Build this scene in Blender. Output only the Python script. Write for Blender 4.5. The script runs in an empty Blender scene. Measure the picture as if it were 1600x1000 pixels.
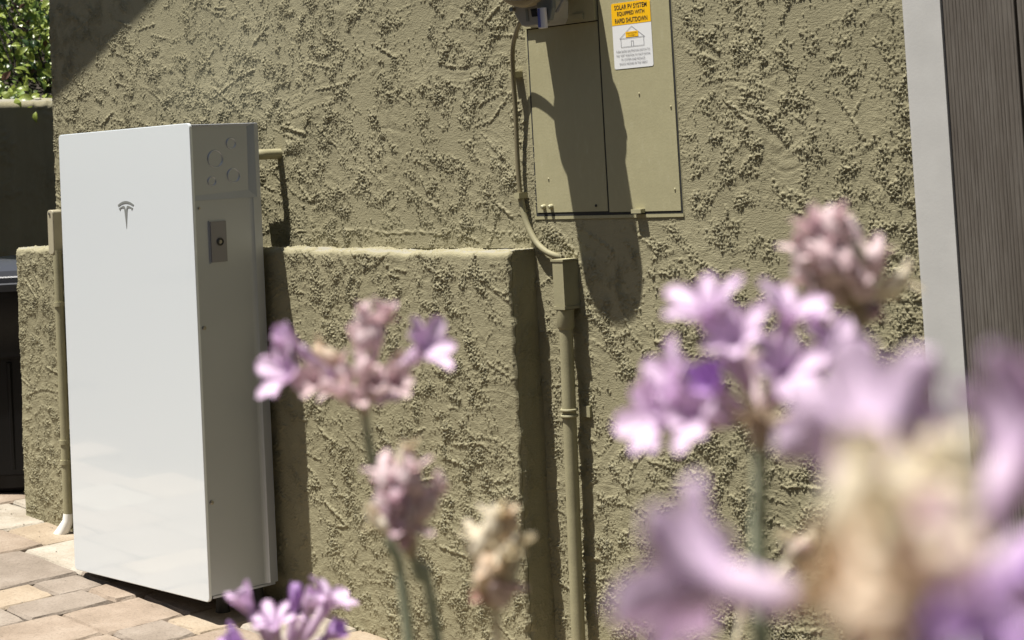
import bpy, bmesh, math, random
import numpy as np
from mathutils import Vector, Matrix

S = bpy.context.scene
COL = S.collection
random.seed(7)
rng = np.random.default_rng(11)

# ------------------------------------------------------------------ camera
CAM = Vector((3.63501, -2.35748, 0.97128))
RX = Vector((0.67935759, 0.73187388, -0.05323434))
RY = Vector((-0.08086954, 0.0025681, -0.99672139))      # image down
RZ = Vector((-0.72933763, 0.68143527, 0.06093096))      # forward
FPX = 2867.2
CX, CY = 800.0, 500.0 - 423.95
cd = bpy.data.cameras.new('camera')
cam = bpy.data.objects.new('camera', cd)
COL.objects.link(cam)
cam.matrix_world = Matrix((
    (RX.x, -RY.x, -RZ.x, CAM.x),
    (RX.y, -RY.y, -RZ.y, CAM.y),
    (RX.z, -RY.z, -RZ.z, CAM.z),
    (0, 0, 0, 1)))
cd.sensor_width = 36.0
cd.sensor_fit = 'HORIZONTAL'
cd.lens = FPX / 1600.0 * 36.0
cd.shift_y = -423.95 / 1600.0
cd.clip_start = 0.02
cd.clip_end = 400
cd.dof.use_dof = True
cd.dof.focus_distance = 4.05
cd.dof.aperture_fstop = (cd.lens / 1000.0) / 0.0040
S.camera = cam


def px(x, y, d):
    """a point of the place seen at photo pixel x, y at depth d metres"""
    return CAM + RX * ((x - CX) / FPX * d) + RY * ((y - CY) / FPX * d) + RZ * d


# ------------------------------------------------------------------ light
SUN = Vector((-0.45, -1.0, 3.15)).normalized()
EL = math.asin(SUN.z)
w = bpy.data.worlds.new('World')
S.world = w
w.use_nodes = True
nt = w.node_tree
bg = nt.nodes['Background']
sky = nt.nodes.new('ShaderNodeTexSky')
sky.sky_type = 'NISHITA'
sky.sun_disc = False
sky.sun_elevation = EL
sky.sun_rotation = math.atan2(SUN.x, SUN.y)
sky.air_density = 1.0
sky.dust_density = 1.5
sky.ozone_density = 1.0
nt.links.new(sky.outputs[0], bg.inputs[0])
bg.inputs[1].default_value = 0.05
sd = bpy.data.lights.new('sun', 'SUN')
sd.energy = 5.0
sd.angle = math.radians(0.53)
sd.color = (1.0, 0.955, 0.875)
so = bpy.data.objects.new('sun', sd)
COL.objects.link(so)
so.rotation_euler = SUN.to_track_quat('Z', 'Y').to_euler()
so.location = (0, -5, 8)
S.view_settings.view_transform = 'Standard'
S.view_settings.look = 'None'
S.view_settings.exposure = 0.86
S.view_settings.gamma = 1.0
S.view_settings.use_curve_mapping = False
S.render.engine = 'CYCLES'
S.cycles.max_bounces = 8


# ------------------------------------------------------------------ helpers
def tag(o, label=None, cat=None, group=None, kind=None):
    if label: o['label'] = label
    if cat: o['category'] = cat
    if group: o['group'] = group
    if kind: o['kind'] = kind
    return o


def empty(name, loc=(0, 0, 0), label=None, cat=None, group=None):
    o = bpy.data.objects.new(name, None)
    o.empty_display_size = 0.05
    o.location = loc
    COL.objects.link(o)
    return tag(o, label, cat, group)


def link(name, me, mat=None, parent=None, loc=None):
    o = bpy.data.objects.new(name, me)
    COL.objects.link(o)
    if mat and not me.materials:
        me.materials.append(mat)
    if parent:
        o.parent = parent
        o.matrix_parent_inverse = Matrix.Translation(-world_loc(parent))
    if loc is not None:
        o.location = loc
    return o


def world_loc(o):
    v = Vector(o.location)
    p = o.parent
    while p:
        # parents here are only translated; children inverse-compensate
        v = v if False else v
        p = None
    return v


def finish(bm, name, mat, parent=None, smooth=False, bevel=0, seg=2):
    if bevel:
        bmesh.ops.bevel(bm, geom=[e for e in bm.edges if e.calc_face_angle(0) > 0.5],
                        offset=bevel, segments=seg, profile=0.5, affect='EDGES')
    me = bpy.data.meshes.new(name)
    bm.normal_update()
    bm.to_mesh(me)
    bm.free()
    if smooth:
        for p in me.polygons: p.use_smooth = True
        try: me.set_sharp_from_angle(angle=math.radians(40))
        except Exception: pass
    return link(name, me, mat, parent)


def box_bm(x0, x1, y0, y1, z0, z1, bm=None):
    bm = bm or bmesh.new()
    v = [bm.verts.new(p) for p in ((x0, y0, z0), (x1, y0, z0), (x1, y1, z0), (x0, y1, z0),
                                   (x0, y0, z1), (x1, y0, z1), (x1, y1, z1), (x0, y1, z1))]
    for f in ((0, 3, 2, 1), (4, 5, 6, 7), (0, 1, 5, 4), (1, 2, 6, 5), (2, 3, 7, 6), (3, 0, 4, 7)):
        bm.faces.new([v[i] for i in f])
    return bm


def box(name, x0, x1, y0, y1, z0, z1, mat, parent=None, bevel=0, seg=2):
    return finish(box_bm(x0, x1, y0, y1, z0, z1), name, mat, parent, smooth=bool(bevel), bevel=bevel, seg=seg)


def tube_bm(pts, radii, seg=14, cap=True, bm=None):
    bm = bm or bmesh.new()
    pts = [Vector(p) for p in pts]
    if not hasattr(radii, '__len__'): radii = [radii] * len(pts)
    up = Vector((0.13, 0.31, 0.94)).normalized()
    rings = []
    prev = None
    for i, p in enumerate(pts):
        t = (pts[min(i + 1, len(pts) - 1)] - pts[max(i - 1, 0)])
        t.normalize()
        if prev is None:
            a = t.cross(up)
            if a.length < 0.05: a = t.cross(Vector((1, 0, 0)))
        else:
            a = prev - t * prev.dot(t)
        a.normalize()
        prev = a
        b = t.cross(a)
        rings.append([bm.verts.new(p + (a * math.cos(2 * math.pi * k / seg) + b * math.sin(2 * math.pi * k / seg)) * radii[i])
                      for k in range(seg)])
    for i in range(len(rings) - 1):
        for k in range(seg):
            bm.faces.new((rings[i][k], rings[i][(k + 1) % seg], rings[i + 1][(k + 1) % seg], rings[i + 1][k]))
    if cap:
        bm.faces.new(rings[0][::-1]); bm.faces.new(rings[-1])
    return bm


def curve(pts, n=6):
    """Catmull-Rom through points"""
    P = [Vector(p) for p in pts]
    P = [P[0] * 2 - P[1]] + P + [P[-1] * 2 - P[-2]]
    out = []
    for i in range(1, len(P) - 2):
        for k in range(n):
            t = k / n
            a, b, c, d = P[i - 1], P[i], P[i + 1], P[i + 2]
            out.append(0.5 * ((2 * b) + (c - a) * t + (2 * a - 5 * b + 4 * c - d) * t * t + (3 * b - a - 3 * c + d) * t ** 3))
    out.append(P[-2])
    return out


def tube(name, pts, radii, mat, parent=None, seg=14, n=0):
    if n: pts = curve(pts, n)
    o = finish(tube_bm(pts, radii, seg), name, mat, parent, smooth=True)
    return o


def poly_plate(name, pts2, y, thick, mat, parent=None, bevel=0):
    """flat plate in the XZ plane, front at y"""
    bm = bmesh.new()
    vs = [bm.verts.new((x, y, z)) for x, z in pts2]
    f = bm.faces.new(vs)
    r = bmesh.ops.extrude_face_region(bm, geom=[f])
    for v in [g for g in r['geom'] if isinstance(g, bmesh.types.BMVert)]:
        v.co.y += thick
    bmesh.ops.recalc_face_normals(bm, faces=bm.faces)
    return finish(bm, name, mat, parent, bevel=bevel)


def rrect(x0, x1, z0, z1, r, n=5):
    out = []
    for cx, cz, a0 in ((x1 - r, z0 + r, -90), (x1 - r, z1 - r, 0), (x0 + r, z1 - r, 90), (x0 + r, z0 + r, 180)):
        for k in range(n + 1):
            a = math.radians(a0 + 90 * k / n)
            out.append((cx + r * math.cos(a), cz + r * math.sin(a)))
    return out


def lathe_y(name, prof, cx, cz, mat, parent=None, seg=48, sx=1.0):
    """profile of (radius, y) turned about an axis along Y"""
    bm = bmesh.new()
    rings = []
    for r, y in prof:
        rings.append([bm.verts.new((cx + sx * max(r, 1e-5) * math.cos(2 * math.pi * k / seg), y,
                                    cz + max(r, 1e-5) * math.sin(2 * math.pi * k / seg))) for k in range(seg)])
    for i in range(len(rings) - 1):
        for k in range(seg):
            bm.faces.new((rings[i][k], rings[i][(k + 1) % seg], rings[i + 1][(k + 1) % seg], rings[i + 1][k]))
    bmesh.ops.recalc_face_normals(bm, faces=bm.faces)
    return finish(bm, name, mat, parent, smooth=True)


# ------------------------------------------------------------------ materials
def newmat(name):
    m = bpy.data.materials.new(name)
    m.use_nodes = True
    return m, m.node_tree, m.node_tree.nodes['Principled BSDF']


def noise(t, scale, detail=4, rough=0.55, vec=None, stretch=None):
    n = t.nodes.new('ShaderNodeTexNoise')
    n.inputs['Scale'].default_value = scale
    n.inputs['Detail'].default_value = detail
    n.inputs['Roughness'].default_value = rough
    tc = t.nodes.new('ShaderNodeTexCoord')
    src = tc.outputs['Object']
    if stretch:
        mp = t.nodes.new('ShaderNodeMapping')
        mp.inputs['Scale'].default_value = stretch
        t.links.new(src, mp.inputs[0]); src = mp.outputs[0]
    t.links.new(src, n.inputs['Vector'])
    return n


def ramp(t, src, stops):
    r = t.nodes.new('ShaderNodeValToRGB')
    el = r.color_ramp.elements
    while len(el) < len(stops): el.new(0.5)
    for e, (p, c) in zip(el, stops):
        e.position = p
        e.color = (*c, 1) if len(c) == 3 else c
    t.links.new(src, r.inputs[0])
    return r


def bump(t, b, src, dist, strength=1.0):
    n = t.nodes.new('ShaderNodeBump')
    n.inputs['Distance'].default_value = dist
    n.inputs['Strength'].default_value = strength
    t.links.new(src, n.inputs['Height'])
    t.links.new(n.outputs[0], b.inputs['Normal'])


def mat_simple(name, col, rough=0.5, metal=0.0, var=0.0, vscale=30, bumpd=0.0, bscale=300, coat=0.0, spec=None):
    m, t, b = newmat(name)
    b.inputs['Base Color'].default_value = (*col, 1)
    b.inputs['Roughness'].default_value = rough
    b.inputs['Metallic'].default_value = metal
    if coat:
        b.inputs['Coat Weight'].default_value = coat
        b.inputs['Coat Roughness'].default_value = 0.05
    if spec is not None: b.inputs['Specular IOR Level'].default_value = spec
    if var:
        n = noise(t, vscale, 5)
        r = ramp(t, n.outputs[0], [(0.3, tuple(c * (1 - var) for c in col)), (0.7, tuple(min(1, c * (1 + var)) for c in col))])
        t.links.new(r.outputs[0], b.inputs['Base Color'])
    if bumpd:
        n = noise(t, bscale, 3)
        bump(t, b, n.outputs[0], bumpd)
    return m


OLIVE = (0.335, 0.312, 0.178)


def mat_stucco():
    m, t, b = newmat('olive_stucco')
    b.inputs['Roughness'].default_value = 0.82
    b.inputs['Specular IOR Level'].default_value = 0.25
    n = noise(t, 3.2, 6, 0.6)
    r = ramp(t, n.outputs[0], [(0.28, (0.252, 0.230, 0.143)), (0.5, (0.277, 0.253, 0.159)), (0.75, (0.303, 0.278, 0.178))])
    n2 = noise(t, 260, 2, 0.5)
    sp = ramp(t, n2.outputs[0], [(0.775, (0, 0, 0)), (0.79, (1, 1, 1))])
    mx = t.nodes.new('ShaderNodeMix'); mx.data_type = 'RGBA'
    t.links.new(sp.outputs[0], mx.inputs[0])
    t.links.new(r.outputs[0], mx.inputs[6])
    mx.inputs[7].default_value = (0.6, 0.57, 0.47, 1)
    st1 = noise(t, 3.0, 5, 0.6, stretch=(5, 5, 0.5))
    sr = ramp(t, st1.outputs[0], [(0.3, (0.90,) * 3), (0.55, (1.0,) * 3), (0.8, (1.05,) * 3)])
    mu = t.nodes.new('ShaderNodeMix'); mu.data_type = 'RGBA'; mu.blend_type = 'MULTIPLY'; mu.inputs[0].default_value = 1
    t.links.new(mx.outputs[2], mu.inputs[6]); t.links.new(sr.outputs[0], mu.inputs[7])
    geo = t.nodes.new('ShaderNodeNewGeometry')
    sx_ = t.nodes.new('ShaderNodeSeparateXYZ')
    t.links.new(geo.outputs['True Normal'], sx_.inputs[0])
    dr = ramp(t, sx_.outputs[2], [(0.75, (0, 0, 0)), (0.97, (0.75,) * 3)])
    du = t.nodes.new('ShaderNodeMix'); du.data_type = 'RGBA'
    t.links.new(dr.outputs[0], du.inputs[0]); t.links.new(mu.outputs[2], du.inputs[6])
    du.inputs[7].default_value = (0.27, 0.26, 0.228, 1)
    t.links.new(du.outputs[2], b.inputs['Base Color'])
    n3 = noise(t, 420, 4, 0.6)
    n4 = noise(t, 120, 3, 0.5, stretch=(1, 1, 3))
    ad = t.nodes.new('ShaderNodeMath'); ad.operation = 'ADD'
    t.links.new(n3.outputs[0], ad.inputs[0]); t.links.new(n4.outputs[0], ad.inputs[1])
    bump(t, b, ad.outputs[0], 0.0012, 0.8)
    return m


M_STUCCO = mat_stucco()
M_STUCCO_DULL = mat_simple('olive_stucco_core', OLIVE, 0.85, var=0.08, vscale=6, bumpd=0.002, bscale=90)
M_CABINET = mat_simple('olive_enamel', (0.35, 0.324, 0.195), 0.5, var=0.05, vscale=9, bumpd=0.0002, bscale=260)
_t = M_CABINET.node_tree; _b = _t.nodes['Principled BSDF']
_n = noise(_t, 5, 3, 0.5); _n2 = noise(_t, 220, 3, 0.6)
_a = _t.nodes.new('ShaderNodeMath'); _a.operation = 'MULTIPLY_ADD'
_t.links.new(_n.outputs[0], _a.inputs[0]); _a.inputs[1].default_value = 9.0; _t.links.new(_n2.outputs[0], _a.inputs[2])
bump(_t, _b, _a.outputs[0], 0.00035, 0.8)
_n3 = noise(_t, 45, 5, 0.7, stretch=(2, 2, 0.7)); _r = ramp(_t, _n3.outputs[0], [(0.3, (0.335, 0.31, 0.187)), (0.6, (0.352, 0.326, 0.197)), (0.78, (0.40, 0.375, 0.25))])
_t.links.new(_r.outputs[0], _b.inputs['Base Color'])
M_PIPE = mat_simple('olive_painted_pipe', (0.30, 0.277, 0.172), 0.6, spec=0.25, var=0.08, vscale=25, bumpd=0.0002, bscale=200)
M_TAN = mat_simple('tan_plastic', (0.38, 0.345, 0.24), 0.55, var=0.05, vscale=18)
M_WHITEPVC = mat_simple('white_pvc', (0.78, 0.77, 0.73), 0.4)
M_DARK = mat_simple('dark_gap', (0.02, 0.02, 0.018), 0.8)
M_RUBBER = mat_simple('black_rubber', (0.02, 0.02, 0.02), 0.6)
M_SCREW = mat_simple('screw_steel', (0.35, 0.33, 0.3), 0.35, metal=0.9)
M_SILVER, _t, _b = newmat('silver_paint')
_b.inputs['Base Color'].default_value = (0.43, 0.455, 0.52, 1)
_b.inputs['Metallic'].default_value = 0.75
_b.inputs['Roughness'].default_value = 0.42
_n = noise(_t, 1400, 2); bump(_t, _b, _n.outputs[0], 0.00006, 0.6)
M_SWITCH = mat_simple('grey_switch_plate', (0.22, 0.215, 0.235), 0.4, metal=0.3)
M_BUTTON = mat_simple('dark_button', (0.03, 0.03, 0.03), 0.3)
M_EMBLEM = mat_simple('grey_emblem', (0.22, 0.23, 0.22), 0.35)
M_GLASS, _t, _b = newmat('white_back_painted_glass')
_b.inputs['Base Color'].default_value = (0.69, 0.735, 0.765, 1)
_b.inputs['Roughness'].default_value = 0.09
_b.inputs['Coat Weight'].default_value = 1.0
_b.inputs['Coat Roughness'].default_value = 0.03
_n = noise(_t, 5.0, 5, 0.6, stretch=(1, 1, 2.4))
_r = ramp(_t, _n.outputs[0], [(0.35, (0.07,) * 3), (0.7, (0.2,) * 3)])
_t.links.new(_r.outputs[0], _b.inputs['Roughness'])
M_TRIM = mat_simple('light_grey_trim', (0.46, 0.455, 0.44), 0.55, var=0.05, vscale=14, bumpd=0.00015, bscale=220)


def mat_wood():
    m, t, b = newmat('dark_grained_composite')
    b.inputs['Roughness'].default_value = 0.7
    b.inputs['Specular IOR Level'].default_value = 0.2
    n = noise(t, 60, 6, 0.65, stretch=(6, 6, 0.35))
    n2 = noise(t, 7, 4, 0.6, stretch=(3, 3, 0.5))
    mx = t.nodes.new('ShaderNodeMix'); mx.data_type = 'FLOAT'
    mx.inputs[0].default_value = 0.45
    t.links.new(n.outputs[0], mx.inputs[2]); t.links.new(n2.outputs[0], mx.inputs[3])
    r = ramp(t, mx.outputs[0], [(0.3, (0.075, 0.063, 0.052)), (0.5, (0.108, 0.095, 0.081)), (0.72, (0.165, 0.15, 0.132))])
    t.links.new(r.outputs[0], b.inputs['Base Color'])
    bump(t, b, n.outputs[0], 0.0012, 0.8)
    return m


M_WOOD = mat_wood()


def mat_paver(name, c0, c1, c2):
    m, t, b = newmat(name)
    b.inputs['Roughness'].default_value = 0.85
    b.inputs['Specular IOR Level'].default_value = 0.2
    n = noise(t, 7, 7, 0.65)
    r = ramp(t, n.outputs[0], [(0.28, c0), (0.5, c1), (0.72, c2)])
    n2 = noise(t, 160, 3, 0.6)
    r2 = ramp(t, n2.outputs[0], [(0.32, (0.78,) * 3), (0.5, (1,) * 3), (0.72, (1.0,) * 3), (0.82, (1.25,) * 3)])
    mx = t.nodes.new('ShaderNodeMix'); mx.data_type = 'RGBA'; mx.blend_type = 'MULTIPLY'
    mx.inputs[0].default_value = 1
    t.links.new(r.outputs[0], mx.inputs[6]); t.links.new(r2.outputs[0], mx.inputs[7])
    t.links.new(mx.outputs[2], b.inputs['Base Color'])
    n3 = noise(t, 55, 6, 0.7)
    bump(t, b, n3.outputs[0], 0.006, 0.7)
    return m


PAVERS = [
    mat_paver('tan_paver', (0.20, 0.155, 0.115), (0.275, 0.218, 0.168), (0.345, 0.285, 0.228)),
    mat_paver('sand_paver', (0.26, 0.205, 0.145), (0.32, 0.256, 0.186), (0.38, 0.318, 0.242)),
    mat_paver('grey_paver', (0.185, 0.153, 0.122), (0.24, 0.20, 0.163), (0.305, 0.262, 0.22)),
    mat_paver('pale_paver', (0.26, 0.22, 0.17), (0.36, 0.32, 0.262), (0.45, 0.42, 0.365)),
]
M_JOINT = mat_simple('joint_sand', (0.075, 0.062, 0.048), 0.95, var=0.3, vscale=60, bumpd=0.004, bscale=250)
M_CONC = mat_simple('pale_concrete', (0.30, 0.28, 0.24), 0.9, var=0.1, vscale=5, bumpd=0.002, bscale=80)
M_SOIL = mat_simple('soil', (0.036, 0.028, 0.02), 0.95, var=0.4, vscale=25, bumpd=0.02, bscale=40)
M_BOUNCE_MULCH = mat_simple('bounce_mulch', (0.30, 0.25, 0.17), 0.95, var=0.4, vscale=40, bumpd=0.02, bscale=60)  # pale unseen mulch, added to bounce sunlight up onto the flowers
M_BIN = mat_simple('black_bin_plastic', (0.004, 0.004, 0.0048), 0.5, spec=0.25, bumpd=0.0004, bscale=300)
M_LID = mat_simple('dark_lid_plastic', (0.045, 0.047, 0.055), 0.3)
M_METER = mat_simple('meter_grey', (0.30, 0.29, 0.27), 0.45, var=0.05)
M_METERD = mat_simple('meter_dark_grey', (0.16, 0.17, 0.16), 0.5)
M_METERBROWN = mat_simple('meter_ring_olive', (0.36, 0.31, 0.2), 0.4)
M_LCD = mat_simple('display_window', (0.035, 0.035, 0.045), 0.12)
M_TAGW = mat_simple('seal_white', (0.62, 0.60, 0.66), 0.35)
M_TAGB = mat_simple('seal_blue', (0.09, 0.11, 0.36), 0.35)
M_CABLE = mat_simple('olive_cable', (0.19, 0.165, 0.10), 0.45)
M_YEL = mat_simple('sticker_yellow', (0.85, 0.48, 0.012), 0.35)
M_WHT = mat_simple('sticker_white', (0.72, 0.73, 0.74), 0.3)
M_INK = mat_simple('sticker_ink', (0.03, 0.028, 0.03), 0.5)
M_INKG = mat_simple('sticker_grey_ink', (0.22, 0.22, 0.24), 0.5)
M_ROOF = mat_simple('roof_fascia', (0.2, 0.17, 0.12), 0.8)


# ------------------------------------------------------------------ stucco relief
GS = 0.0021


def gnoise(shape, wl, width=0.45, ani=(1, 1), seed=0, rot=0.0):
    r = np.random.default_rng(seed)
    f = np.fft.rfft2(r.standard_normal(shape))
    ky0 = np.fft.fftfreq(shape[0])[:, None]
    kx0 = np.fft.rfftfreq(shape[1])[None, :]
    kx = (kx0 * math.cos(rot) + ky0 * math.sin(rot)) * ani[1]
    ky = (-kx0 * math.sin(rot) + ky0 * math.cos(rot)) * ani[0]
    k = np.sqrt(ky ** 2 + kx ** 2) + 1e-9
    g = np.exp(-(np.log(k * wl / GS) ** 2) / (2 * width ** 2))
    o = np.fft.irfft2(f * g, s=shape)
    return (o - o.mean()) / (o.std() + 1e-9)


def sstep(x, a, b):
    t = np.clip((x - a) / (b - a), 0, 1)
    return t * t * (3 - 2 * t)


def relief(nx, nz, seed, dens=1.0):
    """skip-trowelled stucco: crumbly patches, trowelled flats, ragged ridges (metres)"""
    sh = (nz, nx)
    r = np.random.default_rng(seed)
    tiny = gnoise(sh, 0.0056, 0.35, seed=seed + 11)
    fineA = gnoise(sh, 0.0074, 0.36, ani=(1, 0.55), rot=-0.5, seed=seed + 1)
    fineB = gnoise(sh, 0.0074, 0.36, ani=(1, 0.55), rot=1.0, seed=seed + 21)
    sel = sstep(gnoise(sh, 0.16, 0.4, seed=seed + 31), -0.25, 0.25)
    fine = fineA * sel + fineB * (1 - sel)
    fine2 = gnoise(sh, 0.0145, 0.55, ani=(1, 0.6), rot=-0.45, seed=seed + 2)
    mid = gnoise(sh, 0.10, 0.55, seed=seed + 3)
    big = gnoise(sh, 0.5, 0.6, seed=seed + 4)
    slow = gnoise(sh, 0.05, 0.6, seed=seed + 5)
    dens_ = mid + 0.55 * slow
    B = 0.75 * fine + 0.5 * fine2 + 0.38 * tiny + 0.42 * dens_
    H = sstep(B, 0.05, 1.05) * (0.0016 + 0.0013 * sstep(dens_, -0.5, 1.8)) + sstep(B, 1.2, 2.4) * 0.0022
    gate = 0.12 + 0.88 * sstep(dens_ + 0.4 * fine2, -1.7, -0.5)
    H = H * gate + 0.00028 * tiny * gate
    hair = gnoise(sh, 0.007, 0.35, ani=(0.25, 1), seed=seed + 6)
    hair2 = gnoise(sh, 0.007, 0.35, ani=(1, 0.25), seed=seed + 7)
    rag = gnoise(sh, 0.014, 0.5, seed=seed + 8)
    N = int(80 * nx * nz * GS * GS * dens)
    for i in range(N):
        cx, cz = r.uniform(0, nx), r.uniform(0, nz)
        th = [r.normal(-0.5, 0.3), r.normal(-0.5, 0.35), r.normal(0.35, 0.5), r.uniform(0, math.pi)][r.integers(4)]
        L = r.uniform(0.04, 0.13) / GS
        W = (r.uniform(0.006, 0.024) if r.random() < 0.7 else r.uniform(0.025, 0.05)) / GS
        ext = int(max(L, W)) + 8
        x0, x1 = max(0, int(cx - ext)), min(nx, int(cx + ext))
        z0, z1 = max(0, int(cz - ext)), min(nz, int(cz + ext))
        if x1 - x0 < 4 or z1 - z0 < 4: continue
        X, Z = np.meshgrid(np.arange(x0, x1) - cx, np.arange(z0, z1) - cz)
        c, s = math.cos(th), math.sin(th)
        k = r.uniform(-0.25, 0.25) / L
        u = X * c + Z * s
        v = -X * s + Z * c + k * u * u * 2
        rg = rag[z0:z1, x0:x1]
        e = (u / L) ** 2 + (np.abs(v) / W) ** 2.5
        m = (1 - sstep(e + 0.30 * rg, 0.45, 1.0)) * r.uniform(0.62, 1.0)
        hh = (hair if abs(c) > 0.7 else hair2)[z0:z1, x0:x1]
        sub = H[z0:z1, x0:x1]
        ln = r.standard_normal(64)
        flat = 0.0005 + 0.00006 * hh + 0.00022 * np.interp(v + 30, np.arange(64) * 1.9, ln)
        sub[:] = sub * (1 - m) + flat * m
        if r.random() < 0.62:
            side = r.choice([-1, 1])
            wob = side * W * 0.9 + rg * 1.0
            along = (1 - sstep(np.abs(u) / L, 0.35, 0.85)) * sstep(rg + 0.9 * fine[z0:z1, x0:x1], -1.2, 0.6)
            q = (v - wob) * side
            ridge = np.exp(-np.where(q > 0, q / 0.75, q / 1.7) ** 2) * along * r.uniform(0.0018, 0.0040)
            sub[:] = np.maximum(sub, flat + ridge)
    # thin proud lines and stray crumbs
    for i in range(int(95 * nx * nz * GS * GS)):
        cx, cz = r.uniform(0, nx), r.uniform(0, nz)
        th = r.normal(-0.5, 0.6)
        L = r.uniform(0.012, 0.075) / GS
        ext = int(L) + 6
        x0, x1 = max(0, int(cx - ext)), min(nx, int(cx + ext))
        z0, z1 = max(0, int(cz - ext)), min(nz, int(cz + ext))
        if x1 - x0 < 4 or z1 - z0 < 4: continue
        X, Z = np.meshgrid(np.arange(x0, x1) - cx, np.arange(z0, z1) - cz)
        c, s = math.cos(th), math.sin(th)
        u = X * c + Z * s
        v = -X * s + Z * c + 0.9 * rag[z0:z1, x0:x1]
        h = np.exp(-(v / 1.2) ** 2) * (1 - sstep(np.abs(u) / L, 0.6, 1.0)) * r.uniform(0.0022, 0.0045)
        if r.random() < 0.25: H[z0:z1, x0:x1] -= h * 0.5
        else: H[z0:z1, x0:x1] = np.maximum(H[z0:z1, x0:x1], h)
    strays = sstep(gnoise(sh, 0.012, 0.25, seed=seed + 9), 2.5, 3.2) * 0.004
    H = np.maximum(H, strays)
    return H + 0.0009 * big + 0.00022 * slow


def grid_mesh(name, P, keep=None):
    """P: (nz,nx,3) positions -> quads"""
    nz, nx = P.shape[:2]
    idx = np.arange(nz * nx).reshape(nz, nx)
    q = np.stack([idx[:-1, :-1], idx[:-1, 1:], idx[1:, 1:], idx[1:, :-1]], -1)
    if keep is not None: q = q[keep]
    q = q.reshape(-1, 4)
    used = np.unique(q)
    remap = np.full(nz * nx, -1, np.int64)
    remap[used] = np.arange(len(used))
    q = remap[q]
    co = P.reshape(-1, 3)[used]
    me = bpy.data.meshes.new(name)
    me.vertices.add(len(co))
    me.vertices.foreach_set('co', co.astype(np.float32).ravel())
    me.loops.add(q.size)
    me.loops.foreach_set('vertex_index', q.astype(np.int32).ravel())
    me.polygons.add(len(q))
    me.polygons.foreach_set('loop_start', np.arange(0, q.size, 4, dtype=np.int32))
    me.polygons.foreach_set('use_smooth', np.ones(len(q), bool))
    me.update(calc_edges=True)
    return me


# ------------------------------------------------------------------ ground
def gz(x):
    x = min(max(x, -6.0), 3.2)
    return -0.051 - 0.064 * x


bm = bmesh.new()
xs = [-60, -6, -4, -2, 0, 2, 3.2, 60]
ys = [-60, -5, -2, 0, 2, 6, 60]
vg = [[bm.verts.new((x, y, gz(x) - 0.03)) for x in xs] for y in ys]
for j in range(len(ys) - 1):
    for i in range(len(xs) - 1):
        bm.faces.new((vg[j][i], vg[j][i + 1], vg[j + 1][i + 1], vg[j + 1][i]))
tag(finish(bm, 'ground', M_SOIL), kind='structure')

bm = bmesh.new()
vs = [bm.verts.new((x, y, gz(x) - 0.014)) for x, y in ((-2.13, -0.82), (1.12, -0.82), (1.12, 0.34), (-1.2, 0.34), (-1.2, 1.1), (-2.13, 1.1))]
bm.faces.new(vs)
pave = tag(finish(bm, 'pavement', M_JOINT), kind='structure')

# paver columns (joints run along Y), traced then carried on
colx = [-2.10, -1.88, -1.73, -1.465, -1.165, -0.93, -0.62, -0.475, -0.335, -0.12, 0.03, 0.26, 0.41, 0.64, 0.94, 1.09]
known = {-1.165: [-0.27, 0.095, 0.34], -0.93: [-0.20, 0.022, 0.34], -0.62: [-0.38, -0.12, 0.015, 0.34],
         -0.475: [-0.27, -0.05, 0.17, 0.34], -0.335: [-0.42, -0.20, 0.02, 0.34], -0.12: [-0.34, -0.19, -0.05, 0.17, 0.34], 0.03: [-0.25, 0.05, 0.34],
         0.26: [-0.10, 0.12, 0.34]}
cells = []
r2 = random.Random(5)
for a, b in zip(colx[:-1], colx[1:]):
    top = 0.34 if a > -1.2 else 1.08
    ks = list(known.get(a, [r2.uniform(top - 0.2, top)]))
    if a not in known: ks = [ks[0]]
    lo = [ks[0]]
    while lo[-1] > -0.66:
        lo.append(lo[-1] - r2.choice([0.145, 0.22, 0.22, 0.30]))
    ys_ = sorted(lo[1:] + ks)
    if ys_[-1] < top: ys_.append(top)
    for y0, y1 in zip(ys_[:-1], ys_[1:]):
        if y1 - y0 > 0.05: cells.append((a, b, y0, y1))


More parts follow.
